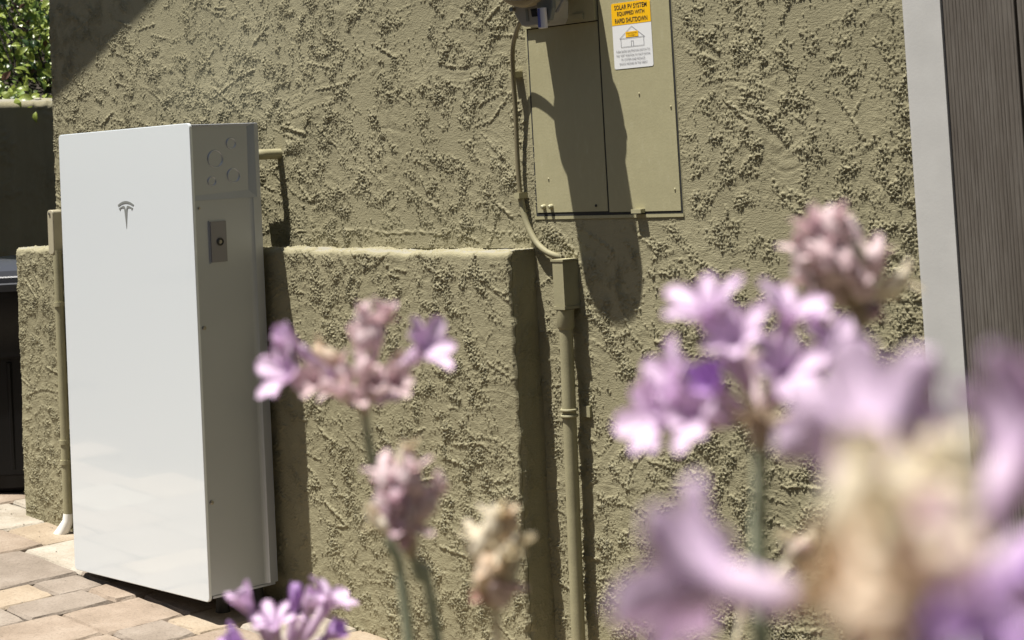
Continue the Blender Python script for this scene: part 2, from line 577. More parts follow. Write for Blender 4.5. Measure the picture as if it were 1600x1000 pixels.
def paver_bm(x0, x1, y0, y1, seed, bm=None):
    rr = random.Random(seed)
    g = 0.0022
    bm = bm or bmesh.new()
    pts = []
    nx_, ny_ = 4, 4
    for k in range(nx_): pts.append((x0 + g + (x1 - x0 - 2 * g) * k / nx_, y0 + g))
    for k in range(ny_): pts.append((x1 - g, y0 + g + (y1 - y0 - 2 * g) * k / ny_))
    for k in range(nx_): pts.append((x1 - g - (x1 - x0 - 2 * g) * k / nx_, y1 - g))
    for k in range(ny_): pts.append((x0 + g, y1 - g - (y1 - y0 - 2 * g) * k / ny_))
    cx, cy = (x0 + x1) / 2, (y0 + y1) / 2
    out = []
    for i, (x, y) in enumerate(pts):
        j = 0.0025
        if i % 4 == 0:
            x += (cx - x) / abs(cx - x) * 0.004; y += (cy - y) / abs(cy - y) * 0.004
        out.append((x + rr.uniform(-j, j), y + rr.uniform(-j, j)))
    dz = rr.uniform(-0.0025, 0.002)
    tx, ty = rr.uniform(-0.008, 0.008), rr.uniform(-0.008, 0.008)
    def top(x, y, d): return gz(x) + dz + tx * (x - cx) + ty * (y - cy) - d
    A = [bm.verts.new((x, y, top(x, y, 0.03))) for x, y in out]
    B = [bm.verts.new((x, y, top(x, y, 0.006 + rr.uniform(0, .003)))) for x, y in out]
    Cc = []
    for x, y in out:
        d = Vector((cx - x, cy - y)).normalized() * rr.uniform(0.004, 0.009)
        Cc.append(bm.verts.new((x + d.x, y + d.y, top(x, y, rr.uniform(0, 0.0012)))))
    n = len(out)
    for i in range(n):
        j = (i + 1) % n
        bm.faces.new((A[i], A[j], B[j], B[i]))
        bm.faces.new((B[i], B[j], Cc[j], Cc[i]))
    c = bm.verts.new((cx, cy, top(cx, cy, -0.0008)))
    for i in range(n): bm.faces.new((Cc[i], Cc[(i + 1) % n], c))
    return bm


def cell_mat(a, b, y0, y1):
    cx, cy = (a + b) / 2, (y0 + y1) / 2
    if -0.93 <= cx < -0.62 and cy > 0.02: return PAVERS[3]
    if -1.5 < cx < -1.165 and cy > -0.1: return PAVERS[3]
    if -0.93 <= cx < -0.62: return PAVERS[2]
    if -0.62 <= cx < -0.475 and cy < 0.0 and cy > -0.12: return PAVERS[2]
    if -0.475 < cx < -0.335 and cy < -0.05: return PAVERS[2]
    if -0.335 < cx < -0.12 and cy < -0.2: return PAVERS[0]
    if -0.335 < cx < -0.12: return PAVERS[0]
    return PAVERS[r2.choices([0, 1, 2, 3], [4, 4, 2, 1])[0]]


far = bmesh.new()
nfar = 0
ind = []
for c in cells:
    cx, cy = (c[0] + c[1]) / 2, (c[2] + c[3]) / 2
    if cy > -0.75 and cx < 1.2: ind.append(c)
    else: paver_bm(*c, seed=hash((round(c[0], 2), round(c[2], 2))) & 0xffff, bm=far); nfar += 1
for k, c in enumerate(ind):
    o = finish(paver_bm(*c, seed=k + 3), 'paver', cell_mat(*c), pave)
    for p in o.data.polygons: p.use_smooth = False
fo = tag(finish(far, 'paver_field', PAVERS[0], pave), kind='stuff')

# grit and crumbs lying on the pavers
bm = bmesh.new()
rg_ = random.Random(12)
for k in range(240):
    x, y = rg_.uniform(-1.9, 0.7), rg_.uniform(-0.5, 0.2)
    if rg_.random() < 0.45: y = 0.215 - abs(rg_.gauss(0, 0.025))
    r_ = rg_.uniform(0.0010, 0.0026)
    m_ = Matrix.Translation((x, y, gz(x) + r_ * 0.3)) @ Matrix.Diagonal((1, rg_.uniform(.6, 1.2), .6, 1)) @ Matrix.Rotation(rg_.uniform(0, 3), 4, 'X')
    bmesh.ops.create_icosphere(bm, subdivisions=1, radius=r_, matrix=m_)
tag(finish(bm, 'grit', PAVERS[3]), 'small pale grit scattered on the pavers along the wall foot', 'grit', kind='stuff')

# ------------------------------------------------------------------ house wall
YM = 0.295
YL = 0.222
X0, X1 = -1.172, 1.80
Z0, Z1 = -0.16, 1.62
nx = int((X1 - X0) / GS) + 1
nz = int((Z1 - Z0) / GS) + 1
H = relief(nx, nz, 101)
xg = X0 + np.arange(nx) * GS
zg = Z0 + np.arange(nz) * GS
XX, ZZ = np.meshgrid(xg, zg)
# smoother, thicker plaster round the recessed cabinet and the join above the low wall
dx_ = np.maximum(np.maximum(0.845 - XX, XX - 1.268), 0)
dz_ = np.maximum(0.845 - ZZ, 0)
dist = np.sqrt(dx_ ** 2 + dz_ ** 2)
H *= 0.35 + 0.65 * sstep(dist, 0.0, 0.035)
join = np.exp(-((ZZ - 0.822 - 0.010 * (0.8 - XX) * 0.6 - 0.004 * np.sin(XX * 9) - 0.003 * np.sin(XX * 31) - 0.0015 * np.sin(XX * 140)) / 0.003) ** 2) * (XX < 0.86)
jr = np.interp(xg, xg[::5], np.random.default_rng(4).uniform(-.3, 1.2, len(xg[::5])))[None, :]
H = np.maximum(H, 0.0028 * join * np.clip(jr, 0, 1))
P = np.stack([XX, YM - H, ZZ], -1)
edge = np.exp(-(XX - X0) / 0.006)
P[..., 1] += edge * 0.006
P[..., 0] += edge * 0.003 * np.sin(ZZ * 40) * 0.6
keep = np.ones((nz - 1, nx - 1), bool)
xc, zc = XX[:-1, :-1], ZZ[:-1, :-1]
keep &= ~((xc < 0.815) & (zc < 0.785) & (xc > -1.17))
keep &= ~((xc > 0.868) & (xc < 1.255) & (zc > 0.866))
house = empty('house', (0, 1.5, 0), 'olive stucco house wall with a rake roof shading its upper left corner', 'house')
house.location = (0, 0, 0)
tag(link('stucco_face', grid_mesh('stucco_face', P, keep), M_STUCCO, house))
box('wall_core', -1.170, 1.80, YM + 0.004, 3.4, -0.3, 1.62, M_STUCCO_DULL, house)
# gable wall above the frame and the sloping roof
RS = 0.42
OV = 0.40
ex, ez = -0.575 - 0.45 * OV, 1.452 + 3.15 * OV       # a point of the rake's lower edge
zr = lambda x: ez + RS * (x - ex)
poly_plate('gable_wall', [(-1.17, 1.622), (3.2, 1.622), (3.2, zr(3.2) - 0.005), (-1.17, zr(-1.17) - 0.005)], YM - 0.0005, 3.0, M_STUCCO_DULL, house)
bm = bmesh.new()
prof = [(-2.3, zr(-2.3)), (3.6, zr(3.6)), (3.6, zr(3.6) + 0.16), (-2.3, zr(-2.3) + 0.16)]  # unseen left end lengthened past the wall to shade bin and retaining wall
a = [bm.verts.new((x, YM - OV, z)) for x, z in prof]
b = [bm.verts.new((x, 3.6, z)) for x, z in prof]
bm.faces.new(a); bm.faces.new(b[::-1])
for i in range(4): bm.faces.new((a[i], b[i], b[(i + 1) % 4], a[(i + 1) % 4]))
bmesh.ops.recalc_face_normals(bm, faces=bm.faces)
finish(bm, 'roof', M_ROOF, house)

# ------------------------------------------------------------------ low wall (thicker plinth)
LX0, LX1 = -1.283, 0.832
LT = 0.792
n_front = int((LT - 0.012 + 0.16) / GS)
n_arc = 8
n_top = int((YM - YL + 0.004) / GS)
lnx = int((LX1 - LX0) / GS) + 1
lnz = n_front + n_arc + n_top
Hl = relief(lnx, lnz, 404)
xg = LX0 + np.arange(lnx) * GS
rowp = []; rown = []
rad = 0.012
ztop = LT
for j in range(lnz):
    if j < n_front:
        z = -0.16 + j * GS; rowp.append((YL, z)); rown.append((-1, 0))
    elif j < n_front + n_arc:
        a_ = (j - n_front + 1) / (n_arc + 1) * math.pi / 2
        rowp.append((YL + rad - rad * math.cos(a_), -0.16 + (n_front - 1) * GS + rad * math.sin(a_))); rown.append((-math.cos(a_), math.sin(a_)))
    else:
        rowp.append((YL + rad + (j - n_front - n_arc + 1) * GS, -0.16 + (n_front - 1) * GS + rad)); rown.append((0, 1))
rowp = np.array(rowp); rown = np.array(rown)
zedge = rowp[:, 1].copy()
fr = np.clip((LX1 - xg) / 0.008, 0, 1)[None, :]
fl = np.clip((xg - LX0) / 0.012, 0, 1)[None, :]
tap = np.sqrt(fr * (2 - fr)) * np.sqrt(fl * (2 - fl))
Hh = Hl * np.minimum(tap, 1)
# the top slab line rises a little to the left, and is wobbly by hand
wob = (0.002 * np.sin(xg * 7.0 + 1) + 0.0012 * np.sin(xg * 23.0) + 0.0015 * np.sin(xg * 61) - 0.006 * (xg - 0.0))[None, :]
tf = sstep(rowp[:, 1], 0.6, 0.8)[:, None]
Yp = rowp[:, 0][:, None] + rown[:, 0][:, None] * Hh + (1 - tap) * 0.008 * (rown[:, 0][:, None] < -0.5)
Zp = rowp[:, 1][:, None] + rown[:, 1][:, None] * Hh * 0.8 + wob * tf
XXl = np.repeat(xg[None, :], lnz, 0)
edge_w = 0.0025 * np.interp(np.arange(lnz), np.arange(0, lnz, 9), rng.standard_normal(len(np.arange(0, lnz, 9))))
XXl = XXl + (1 - fr) * edge_w[:, None] - (1 - fl) * edge_w[::-1][:, None]
P = np.stack([XXl, Yp, Zp], -1)
low = empty('low_wall', (-0.22, YL + 0.03, 0), 'low projecting olive stucco wall with a pale ledge behind the white cabinet', 'wall')
low.location = (0, 0, 0)
tag(link('stucco_face', grid_mesh('stucco_face', P), M_STUCCO, low))
# right end, facing away from the sun
n1 = int((YM - YL + 0.006) / GS)
Hs = relief(n1 + 1, lnz, 77)
yy = np.linspace(YL + 0.006, YM + 0.006, n1 + 1)
Zs = np.minimum(rowp[:, 1], ztop)[:, None] + np.zeros((1, n1 + 1))
Zs = Zs + wob[:, -1] * tf
Ys = np.repeat(yy[None, :], lnz, 0)
Xs = LX1 + 0.6 * Hs * sstep(Ys, YL + 0.006, YL + 0.016) + edge_w[:, None] * (1 - sstep(Ys, YL + .006, YL + .02)) + 0.0005
kp = np.ones((lnz - 1, n1), bool); kp[n_front + n_arc - 1:, :] = False
tag(link('end_face', grid_mesh('end_face', np.stack([Xs, Ys, Zs], -1), kp), M_STUCCO, low))
box('wall_core', LX0 + 0.004, LX1 - 0.004, YL + 0.005, YM + 0.003, -0.3, LT - 0.016, M_STUCCO_DULL, low)
box('wall_core', LX0 + 0.004, -1.172, YM + 0.0031, 0.42, -0.3, LT - 0.008, M_STUCCO_DULL, low)

# ------------------------------------------------------------------ corner trim and gate
TZ0, TZ1 = -0.3, 2.3
tr = empty('gate_post', (0, 0, 0), 'light grey vertical trim post between olive stucco and dark boards', 'post')
box('post_face', 1.804, 1.8745, 0.279, 0.40, TZ0, TZ1, M_TRIM, tr, bevel=0.003)
box('edge_strip', 1.7955, 1.8035, 0.284, 0.39, TZ0, TZ1, M_TRIM, tr, bevel=0.002)
gate = empty('board_gate', (0, 0, 0), 'dark brown gate of finely ridged vertical boards right of the grey post', 'gate')


def ridged(x0, x1, y):
    bm = bmesh.new()
    pitch = 0.0075
    prof = []
    x = x0
    while x < x1 - 1e-4:
        w_ = min(pitch * random.uniform(0.7, 1.3), x1 - x)
        prof += [(x, y + 0.0009), (x + w_ * 0.35, y), (x + w_ * 0.75, y), (x + w_ * 0.95, y + 0.0009)]
        x += w_
    prof += [(x1, y + 0.02), (x0, y + 0.02)]
    A = [bm.verts.new((p[0], p[1], TZ0)) for p in prof]
    B = [bm.verts.new((p[0], p[1], TZ1)) for p in prof]
    n = len(prof)
    for i in range(n):
        bm.faces.new((A[i], A[(i + 1) % n], B[(i + 1) % n], B[i]))
    bm.faces.new(A[::-1]); bm.faces.new(B)
    bmesh.ops.recalc_face_normals(bm, faces=bm.faces)
    return bm


gx = 1.8765
for wd in (0.136, 0.152, 0.152, 0.152, 0.152, 0.152):
    finish(ridged(gx, gx + wd, 0.2835), 'board', M_WOOD, gate)
    gx += wd + 0.005
box('backing', 1.876, gx, 0.3045, 0.36, TZ0, TZ1, M_DARK, gate)

# ------------------------------------------------------------------ battery cabinet
bat = empty('battery_cabinet', (0, 0, 0), 'tall white glass fronted home battery standing on the pavers at the left', 'battery cabinet')
W_, H_, D_ = 0.609, 1.099, 0.193
gl = poly_plate('front_glass', rrect(-W_, 0, 0, H_, 0.011, 6), 0.0, 0.008, M_GLASS, bat, bevel=0.0016)
for p in gl.data.polygons: p.use_smooth = False
# emblem
cx, cz = -0.293, 0.924
arc_t = [(cx + x, cz - 6.8 * x * x) for x in np.linspace(-0.037, 0.037, 13)]
arc_b = [(cx + x, cz - 0.0055 - 6.4 * x * x) for x in np.linspace(0.034, -0.034, 13)]
poly_plate('emblem', arc_t + arc_b, -0.0008, 0.0006, M_EMBLEM, bat)
up = [(-0.0325 + 0.0, -0.0155), ] + [(x, -0.0088 - 6.4 * x * x) for x in np.linspace(-0.0325, -0.0085, 6)] + [(-0.0055, -0.0105), (0, -0.0195)]
up = [(a_, b_ - 0.0022) for a_, b_ in up]
lowr = [(0, -0.068), (-0.0072, -0.0215), (-0.0088, -0.0178), (-0.0125, -0.0166), (-0.018, -0.0168), (-0.0232, -0.0178), (-0.0265, -0.0232)]
left = [up[1]] + up[2:-1]
pts = left + [up[-1]] + [(-x, z) for x, z in reversed(left)] + [(-x, z) for x, z in reversed(lowr[1:])] + lowr
poly_plate('emblem', [(cx + x, cz + z) for x, z in pts], -0.0008, 0.0006, M_EMBLEM, bat)
# metal body behind the glass
def prism_z(name, pts, z0, z1, mat, parent):
    bm = bmesh.new()
    A = [bm.verts.new((x, y, z0)) for x, y in pts]; B = [bm.verts.new((x, y, z1)) for x, y in pts]
    n = len(pts)
    bm.faces.new(A[::-1]); bm.faces.new(B)
    for i in range(n): bm.faces.new((A[i], A[(i + 1) % n], B[(i + 1) % n], B[i]))
    bmesh.ops.recalc_face_normals(bm, faces=bm.faces)
    return finish(bm, name, mat, parent)


prism_z('body', [(-0.0042, 0.0082), (-0.0042, 0.158), (-0.0036, 0.163), (-0.0022, 0.168), (-0.0005, 0.1715), (-0.0005, D_), (-W_ + .001, D_), (-W_ + .001, 0.17), (-W_ + .004, 0.16), (-W_ + .004, 0.0082)], 0.012, 0.9178, M_SILVER, bat)
# upper module: side recessed with sloped margins at the back and below
bm = bmesh.new()
xo, xi = -0.0005, -0.0075
def quadstrip(bm, pts_a, pts_b, close=False):
    A = [bm.verts.new(p) for p in pts_a]; B = [bm.verts.new(p) for p in pts_b]
    for i in range(len(A) - 1): bm.faces.new((A[i], A[i + 1], B[i + 1], B[i]))
box_bm(-W_ + 0.003, xi - 0.0005, 0.0082, D_ - 0.001, 0.919, 1.0945, bm)
v = {}
def V_(k, p): v[k] = bm.verts.new(p); return v[k]
z0, z1, y0, y1 = 0.918, 1.094, 0.0082, D_
inner = [(xi, y0, z0 + 0.012), (xi, 0.163, z0 + 0.018), (xi, 0.165, z1 - 0.006), (xi, y0, z1 - 0.004)]
outer = [(xo, y0, z0), (xo, 0.182, z0), (xo, 0.182, z1), (xo, y0, z1)]
I = [bm.verts.new(p) for p in inner]; O = [bm.verts.new(p) for p in outer]
bm.faces.new(I)
for i in range(3): bm.faces.new((I[i], O[i], O[i + 1], I[i + 1]))
bk = [bm.verts.new(p) for p in ((xo, D_, z0), (xo, D_, z1))]
bm.faces.new((O[1], bk[0], bk[1], O[2]))
tp = [bm.verts.new(p) for p in ((xi - 0.004, y0, z1 + 0.0015), (xi - 0.004, D_, z1 + 0.0015))]
bm.faces.new((O[3], O[2], bk[1], tp[1], tp[0]))
bt = [bm.verts.new(p) for p in ((xi - 0.004, y0, z0), (xi - 0.004, D_, z0))]
bm.faces.new((O[0], O[1], bk[0], bt[1], bt[0]))
bmesh.ops.recalc_face_normals(bm, faces=bm.faces)
finish(bm, 'side_cap', M_SILVER, bat)


def disc_x(name, y, z, r, mat, parent, x0=xi, h=0.0016, ring=True):
    bm = bmesh.new()
    seg = 32
    prof = [(r, 0), (r, h), (r - 0.0012, h + 0.0008), (r - 0.0028, h), (r - 0.0034, 0.0006), (0.0001, 0.0006)] if ring else \
           [(r, 0), (r, h), (r * 0.85, h * 1.25), (0.0001, h * 1.25)]
    rings = [[bm.verts.new((x0 + hh, y + rr * math.cos(2 * math.pi * k / seg), z + rr * math.sin(2 * math.pi * k / seg))) for k in range(seg)] for rr, hh in prof]
    for i in range(len(rings) - 1):
        for k in range(seg): bm.faces.new((rings[i][k], rings[i][(k + 1) % seg], rings[i + 1][(k + 1) % seg], rings[i + 1][k]))
    bmesh.ops.recalc_face_normals(bm, faces=bm.faces)
    return finish(bm, name, mat, parent, smooth=True)


for y, z, r in ((0.073, 1.013, 0.0215), (0.119, 1.048, 0.014), (0.061, 0.961, 0.012), (0.122, 0.972, 0.018)):
    disc_x('knockout', y, z, r, M_SILVER, bat)
bm = bmesh.new()
box_bm(-0.0045, 0.0022, 0.046, 0.089, 0.772, 0.867, bm)
sp_ = finish(bm, 'switch_plate', M_SWITCH, bat, smooth=True, bevel=0.0022, seg=3)
box('plate_rim', -0.006, -0.0012, 0.0435, 0.0915, 0.7695, 0.8695, M_SILVER, bat, bevel=0.0015)
disc_x('button', 0.070, 0.819, 0.0095, M_BUTTON, sp_, x0=0.0022, h=0.0022)
disc_x('button_core', 0.070, 0.819, 0.0045, M_SCREW, sp_, x0=0.0028, h=0.0018, ring=False)
for z in (0.623, 0.223, 0.90):
    disc_x('screw', 0.020, z, 0.0048 if z < 0.9 else 0.003, M_SCREW, bat, x0=-0.0035, h=0.002, ring=False)
box('bottom_rail', -W_ + 0.01, -0.0015, 0.012, 0.186, 0.0065, 0.0115, M_SILVER, bat, bevel=0.001)
for x, y in ((-0.075, 0.085), (-0.55, 0.085), (-0.045, 0.165), (-0.57, 0.165)):
    tube('foot', [(x, y, 0.006), (x, y, gz(x) + 0.006), (x, y, gz(x) - 0.004)], [0.012, 0.016, 0.018], M_RUBBER, bat)
box('wall_bracket', -0.56, -0.05, D_ + 0.001, YL - 0.001, 0.35, 0.42, M_RUBBER, bat)

# stub pipe from the cabinet's right side into the wall
stub = empty('conduit_stub', (0, 0, 0), 'short olive pipe stub entering stucco right of the battery top', 'pipe')
zp = 1.019
tube('pipe', [(-0.14, 0.229, zp), (-0.09, 0.229, zp)], 0.0115, M_PIPE, stub)
tube('elbow', [(-0.095, 0.229, zp), (-0.076, 0.230, zp), (-0.063, 0.240, zp), (-0.059, 0.255, zp), (-0.058, 0.305, zp)], 0.0128, M_PIPE, stub, n=4)

# ------------------------------------------------------------------ left conduit
lc = empty('left_conduit', (0, 0, 0), 'tan conduit fitting and pipe running down left of the battery', 'pipe')
bm = bmesh.new()
pp = rrect(-1.031, -1.000, 0.778, 0.903, 0.010, 5)
poly_plate('access_fitting', pp, 0.190, 0.030, M_TAN, lc, bevel=0.003)
tube('screw', [(-1.016, 0.1905, 0.893), (-1.016, 0.187, 0.893)], 0.004, M_SCREW, lc)
tube('pipe', [(-1.006, 0.204, 0.79), (-1.004, 0.204, 0.4), (-1.002, 0.204, 0.06)], 0.0125, M_PIPE, lc)
for z in (0.255, 0.200, 0.635):
    tube('strap', [(-1.004, 0.204, z), (-1.004, 0.204, z + 0.012)], 0.0155, M_PIPE, lc)
finish(tube_bm([(-1.002, 0.204, 0.065), (-1.003, 0.203, 0.045), (-1.012, 0.196, 0.022), (-1.024, 0.188, 0.0)], [0.013, 0.0145, 0.018, 0.021], 16), 'sweep', M_WHITEPVC, lc, smooth=True)

# ------------------------------------------------------------------ service cabinet
svc = empty('service_panel', (0, 0, 0), 'flush olive electrical service panel with two tall doors in the stucco', 'electrical panel')
YP = 0.2925
YQ = 0.283
box('panel_frame', 0.850, 1.268, YP + 0.0018, YM + 0.02, 0.846, 1.70, M_CABINET, svc, bevel=0.001)
box('panel_gap_shade', 0.8565, 1.2665, YP + 0.0012, YP + 0.0017, 0.8530, 1.69, M_DARK, svc)  # dark sheet proud of the frame, stands in for shade between the doors
ld = box('door', 0.8615, 1.0662, YP, YP + 0.012, 0.8605, 1.243, M_CABINET, svc, bevel=0.0022)
rd = box('door', 1.0705, 1.2625, YP, YP + 0.012, 0.8585, 1.69, M_CABINET, svc, bevel=0.0022)
tag(ld, 'lower left door'); tag(rd, 'right door with a warning sticker')
box('meter_cover', 0.856, 1.0668, YP - 0.008, YP + 0.012, 1.2455, 1.69, M_CABINET, svc, bevel=0.003)
box('bottom_lip', 0.852, 1.268, YP + 0.0002, YP + 0.010, 0.8465, 0.8525, M_CABINET, svc, bevel=0.0015)
for x in (0.895, 1.02):
    box('hinge', x - 0.016, x + 0.016, YP - 0.0115, YP - 0.0083, 1.250, 1.262, M_CABINET, svc, bevel=0.001)
box('door_latch', 1.142, 1.168, YP - 0.013, YP - 0.0004, 0.8555, 0.8635, M_CABINET, svc, bevel=0.0025)
for x in (0.883, 0.905):
    tube('screw', [(x, YP + 0.002, 0.873), (x, YP - 0.006, 0.872), (x, YP - 0.009, 0.8715)], [0.0052, 0.0052, 0.003], M_CABINET, svc)
tube('screw', [(1.034, YP + 0.001, 0.872), (1.034, YP - 0.0012, 0.872)], 0.0028, M_DARK, svc)
for x, z in ((1.17, 1.09), (1.252, 1.06), (0.90, 0.93), (1.25, 0.90)):
    tube('paint_drip', [(x, YP + 0.001, z), (x, YP - 0.002, z)], [0.003, 0.0015], M_CABINET, svc, seg=8)

svc.location = (-0.0115, 0, 0)
# warning sticker, a part of the panel
SX0, SX1, SZ0, SZ1 = 1.0965, 1.202, 1.142, 1.2735
zy = SZ1 - 0.335 * (SZ1 - SZ0)
st = poly_plate('warning_sticker', rrect(SX0, SX1, SZ0, SZ1, 0.004), YP - 0.0007, 0.0005, M_WHT, svc)
rr_ = [p for p in rrect(SX0, SX1, SZ0, SZ1, 0.004) if p[1] > zy]
poly_plate('yellow_band', [(SX1, zy)] + rr_ + [(SX0, zy)], YP - 0.0010, 0.0002, M_YEL, st)


def text(s, xc, zc, h, width, mat, parent, bold=0.0):
    cu = bpy.data.curves.new('lettering', 'FONT')
    cu.body = s
    cu.align_x = 'CENTER'; cu.align_y = 'CENTER'
    cu.size = 1.0
    cu.offset = bold
    cu.resolution_u = 3
    to = bpy.data.objects.new('tmp_text', cu)
    COL.objects.link(to)
    bpy.context.view_layer.update()
    dg = bpy.context.evaluated_depsgraph_get()
    me = bpy.data.meshes.new_from_object(to.evaluated_get(dg))
    bpy.data.objects.remove(to)
    co = np.array([v.co[:] for v in me.vertices])
    wx = co[:, 0].max() - co[:, 0].min()
    hz = co[:, 1].max() - co[:, 1].min()
    mx_, mz_ = (co[:, 0].max() + co[:, 0].min()) / 2, (co[:, 1].max() + co[:, 1].min()) / 2
    for v_ in me.vertices:
        v_.co = (xc + (v_.co.x - mx_) * width / wx, YP - 0.00135, zc + (v_.co.y - mz_) * h / hz)
    me.name = 'lettering'
    me.materials.clear()
    return link('lettering', me, mat, parent)


hy = (SZ1 - zy)
cxs = (SX0 + SX1) / 2
for i, (s, wd) in enumerate((('SOLAR PV SYSTEM', 0.088), ('EQUIPPED WITH', 0.074), ('RAPID SHUTDOWN', 0.088))):
    text(s, cxs, SZ1 - hy * (0.20 + 0.305 * i), hy * 0.215, wd, M_INK, st, 0.012)
small = ['TURN RAPID SHUTDOWN SWITCH TO', 'THE "OFF" POSITION TO SHUT DOWN', 'PV SYSTEM AND REDUCE', 'SHOCK HAZARD IN THE ARRAY']
for i, (s, wd) in enumerate(zip(small, (0.092, 0.092, 0.064, 0.076))):
    text(s, cxs, SZ0 + 0.0345 - i * 0.0082, 0.0045, wd, M_INKG, st, 0.0)


def line(x0, z0, x1, z1, w_=0.0008, mat=M_INKG):
    d = Vector((x1 - x0, z1 - z0)).normalized()
    n = Vector((-d.y, d.x)) * w_ / 2
    return [(x0 + n.x, z0 + n.y), (x0 - n.x, z0 - n.y), (x1 - n.x, z1 - n.y), (x1 + n.x, z1 + n.y)]


hb, he, ha = SZ0 + 0.043, SZ0 + 0.060, SZ0 + 0.083
segs = [(cxs - 0.034, he, cxs, ha), (cxs, ha, cxs + 0.034, he), (cxs - 0.034, he, cxs + 0.034, he), (cxs - 0.031, he, cxs - 0.031, hb),
        (cxs + 0.031, he, cxs + 0.031, hb), (cxs - 0.031, hb, cxs + 0.031, hb), (cxs - 0.003, hb, cxs - 0.003, hb + 0.011),
        (cxs + 0.003, hb, cxs + 0.003, hb + 0.011), (cxs - 0.003, hb + 0.011, cxs + 0.003, hb + 0.011)]
bm = bmesh.new()
for sg in segs:
    vs = [bm.verts.new((x, YP - 0.00125, z)) for x, z in line(*sg)]
    bm.faces.new(vs)
finish(bm, 'house_outline', M_INKG, st)
poly_plate('yellow_patch', [(cxs - 0.017, he + 0.0015), (cxs + 0.017, he + 0.0015), (cxs + 0.017, he + 0.0125), (cxs - 0.017, he + 0.0125)], YP - 0.0013, 0.0002, M_YEL, st)
for i, s in enumerate(('SOLAR ELECTRIC', 'PV PANELS')):
    o = text(s, cxs, he + 0.0095 - i * 0.0045, 0.0022, 0.028 if i == 0 else 0.018, M_INK, st)
    for v_ in o.data.vertices: v_.co.y -= 0.0003

# ------------------------------------------------------------------ electric meter
mt = empty('electric_meter', (0, 0, 0), 'round electric meter with grey display box under it above the panel', 'electric meter')
mx, mz = 0.966, 1.376
lathe_y('socket_ring', [(0.080, YQ - 0.008), (0.086, YQ - 0.03), (0.086, YQ - 0.085), (0.0965, YQ - 0.089), (0.0985, YQ - 0.100), (0.0965, YQ - 0.112), (0.090, YQ - 0.116), (0.070, YQ - 0.116)], mx, mz, M_METERBROWN, mt)
lathe_y('glass_dome', [(0.0845, YQ - 0.114), (0.084, YQ - 0.170), (0.081, YQ - 0.192), (0.070, YQ - 0.203), (0.0, YQ - 0.207)], mx, mz, M_METERD, mt)
bm = bmesh.new()
yb0, yb1 = 0.196, 0.246
pf = [(0.912, 1.288), (0.916, 1.2655), (0.934, 1.2435), (0.944, 1.2405), (1.012, 1.2405), (1.020, 1.252), (1.024, 1.288)]
poly_plate('display_box', pf, yb0, yb1 - yb0, M_METER, mt, bevel=0.003)
poly_plate('display_window', [(0.967, 1.2585), (0.9985, 1.2585), (0.998, 1.2745), (0.964, 1.2745)], yb0 - 0.0012, 0.001, M_LCD, mt)
poly_plate('slot', [(0.950, 1.2505), (0.957, 1.2505), (0.9555, 1.2755), (0.9485, 1.2755)], yb0 - 0.0012, 0.001, M_METERD, mt)
poly_plate('bracket', [(0.992, 1.31), (0.996, 1.275), (1.008, 1.246), (1.030, 1.246), (1.040, 1.27), (1.040, 1.31)], 0.182, 0.012, M_METERD, mt, bevel=0.002)
tube('bracket_arm', [(1.035, 0.20, 1.262), (1.075, 0.20, 1.305)], 0.004, M_METER, mt)
tube('screw', [(0.914, 0.196, 1.279), (0.914, 0.188, 1.279)], 0.005, M_SCREW, mt)
sg_ = empty('seal_tag', (0, 0, 0), 'white and blue tubular seal tag hanging below the meter', 'seal tag')
tube('tag_body', [(1.0205, 0.172, 1.271), (1.0215, 0.172, 1.231)], 0.0095, M_TAGW, sg_, seg=18)
box('blue_stripe', 1.0185, 1.0245, 0.1612, 0.1635, 1.2325, 1.2695, M_TAGB, sg_, bevel=0.0008)

# thin cable from the meter to the wall
cb = empty('meter_cable', (0, 0, 0), 'thin olive cable looping from the meter down left of the panel', 'cable')
pts = [(0.921, 0.222, 1.272), (0.900, 0.228, 1.258), (0.868, 0.243, 1.238), (0.838, 0.258, 1.205), (0.822, 0.270, 1.150), (0.816, 0.277, 1.07), (0.812, 0.279, 0.98), (0.814, 0.280, 0.895),
       (0.826, 0.280, 0.845), (0.850, 0.280, 0.805), (0.878, 0.281, 0.782), (0.902, 0.290, 0.770), (0.906, 0.302, 0.764)]
tube('cable_sheath', pts, 0.0050, M_CABLE, cb, seg=12, n=6)
tube('lower_sleeve', [pts[7], pts[8], pts[9], pts[10], pts[11], (0.907, 0.304, 0.762)], 0.0066, M_PIPE, cb, seg=12, n=6)
for (x, z) in ((0.817, 1.152), (0.8145, 0.898)):
    box('clip', x - 0.007, x + 0.008, 0.268, YM, z - 0.006, z + 0.006, M_CABINET, cb, bevel=0.003)
    tube('clip_screw', [(x - 0.011, YM, z), (x - 0.011, 0.280, z)], 0.005, M_WHITEPVC if z < 1 else M_CABINET, cb, seg=10)

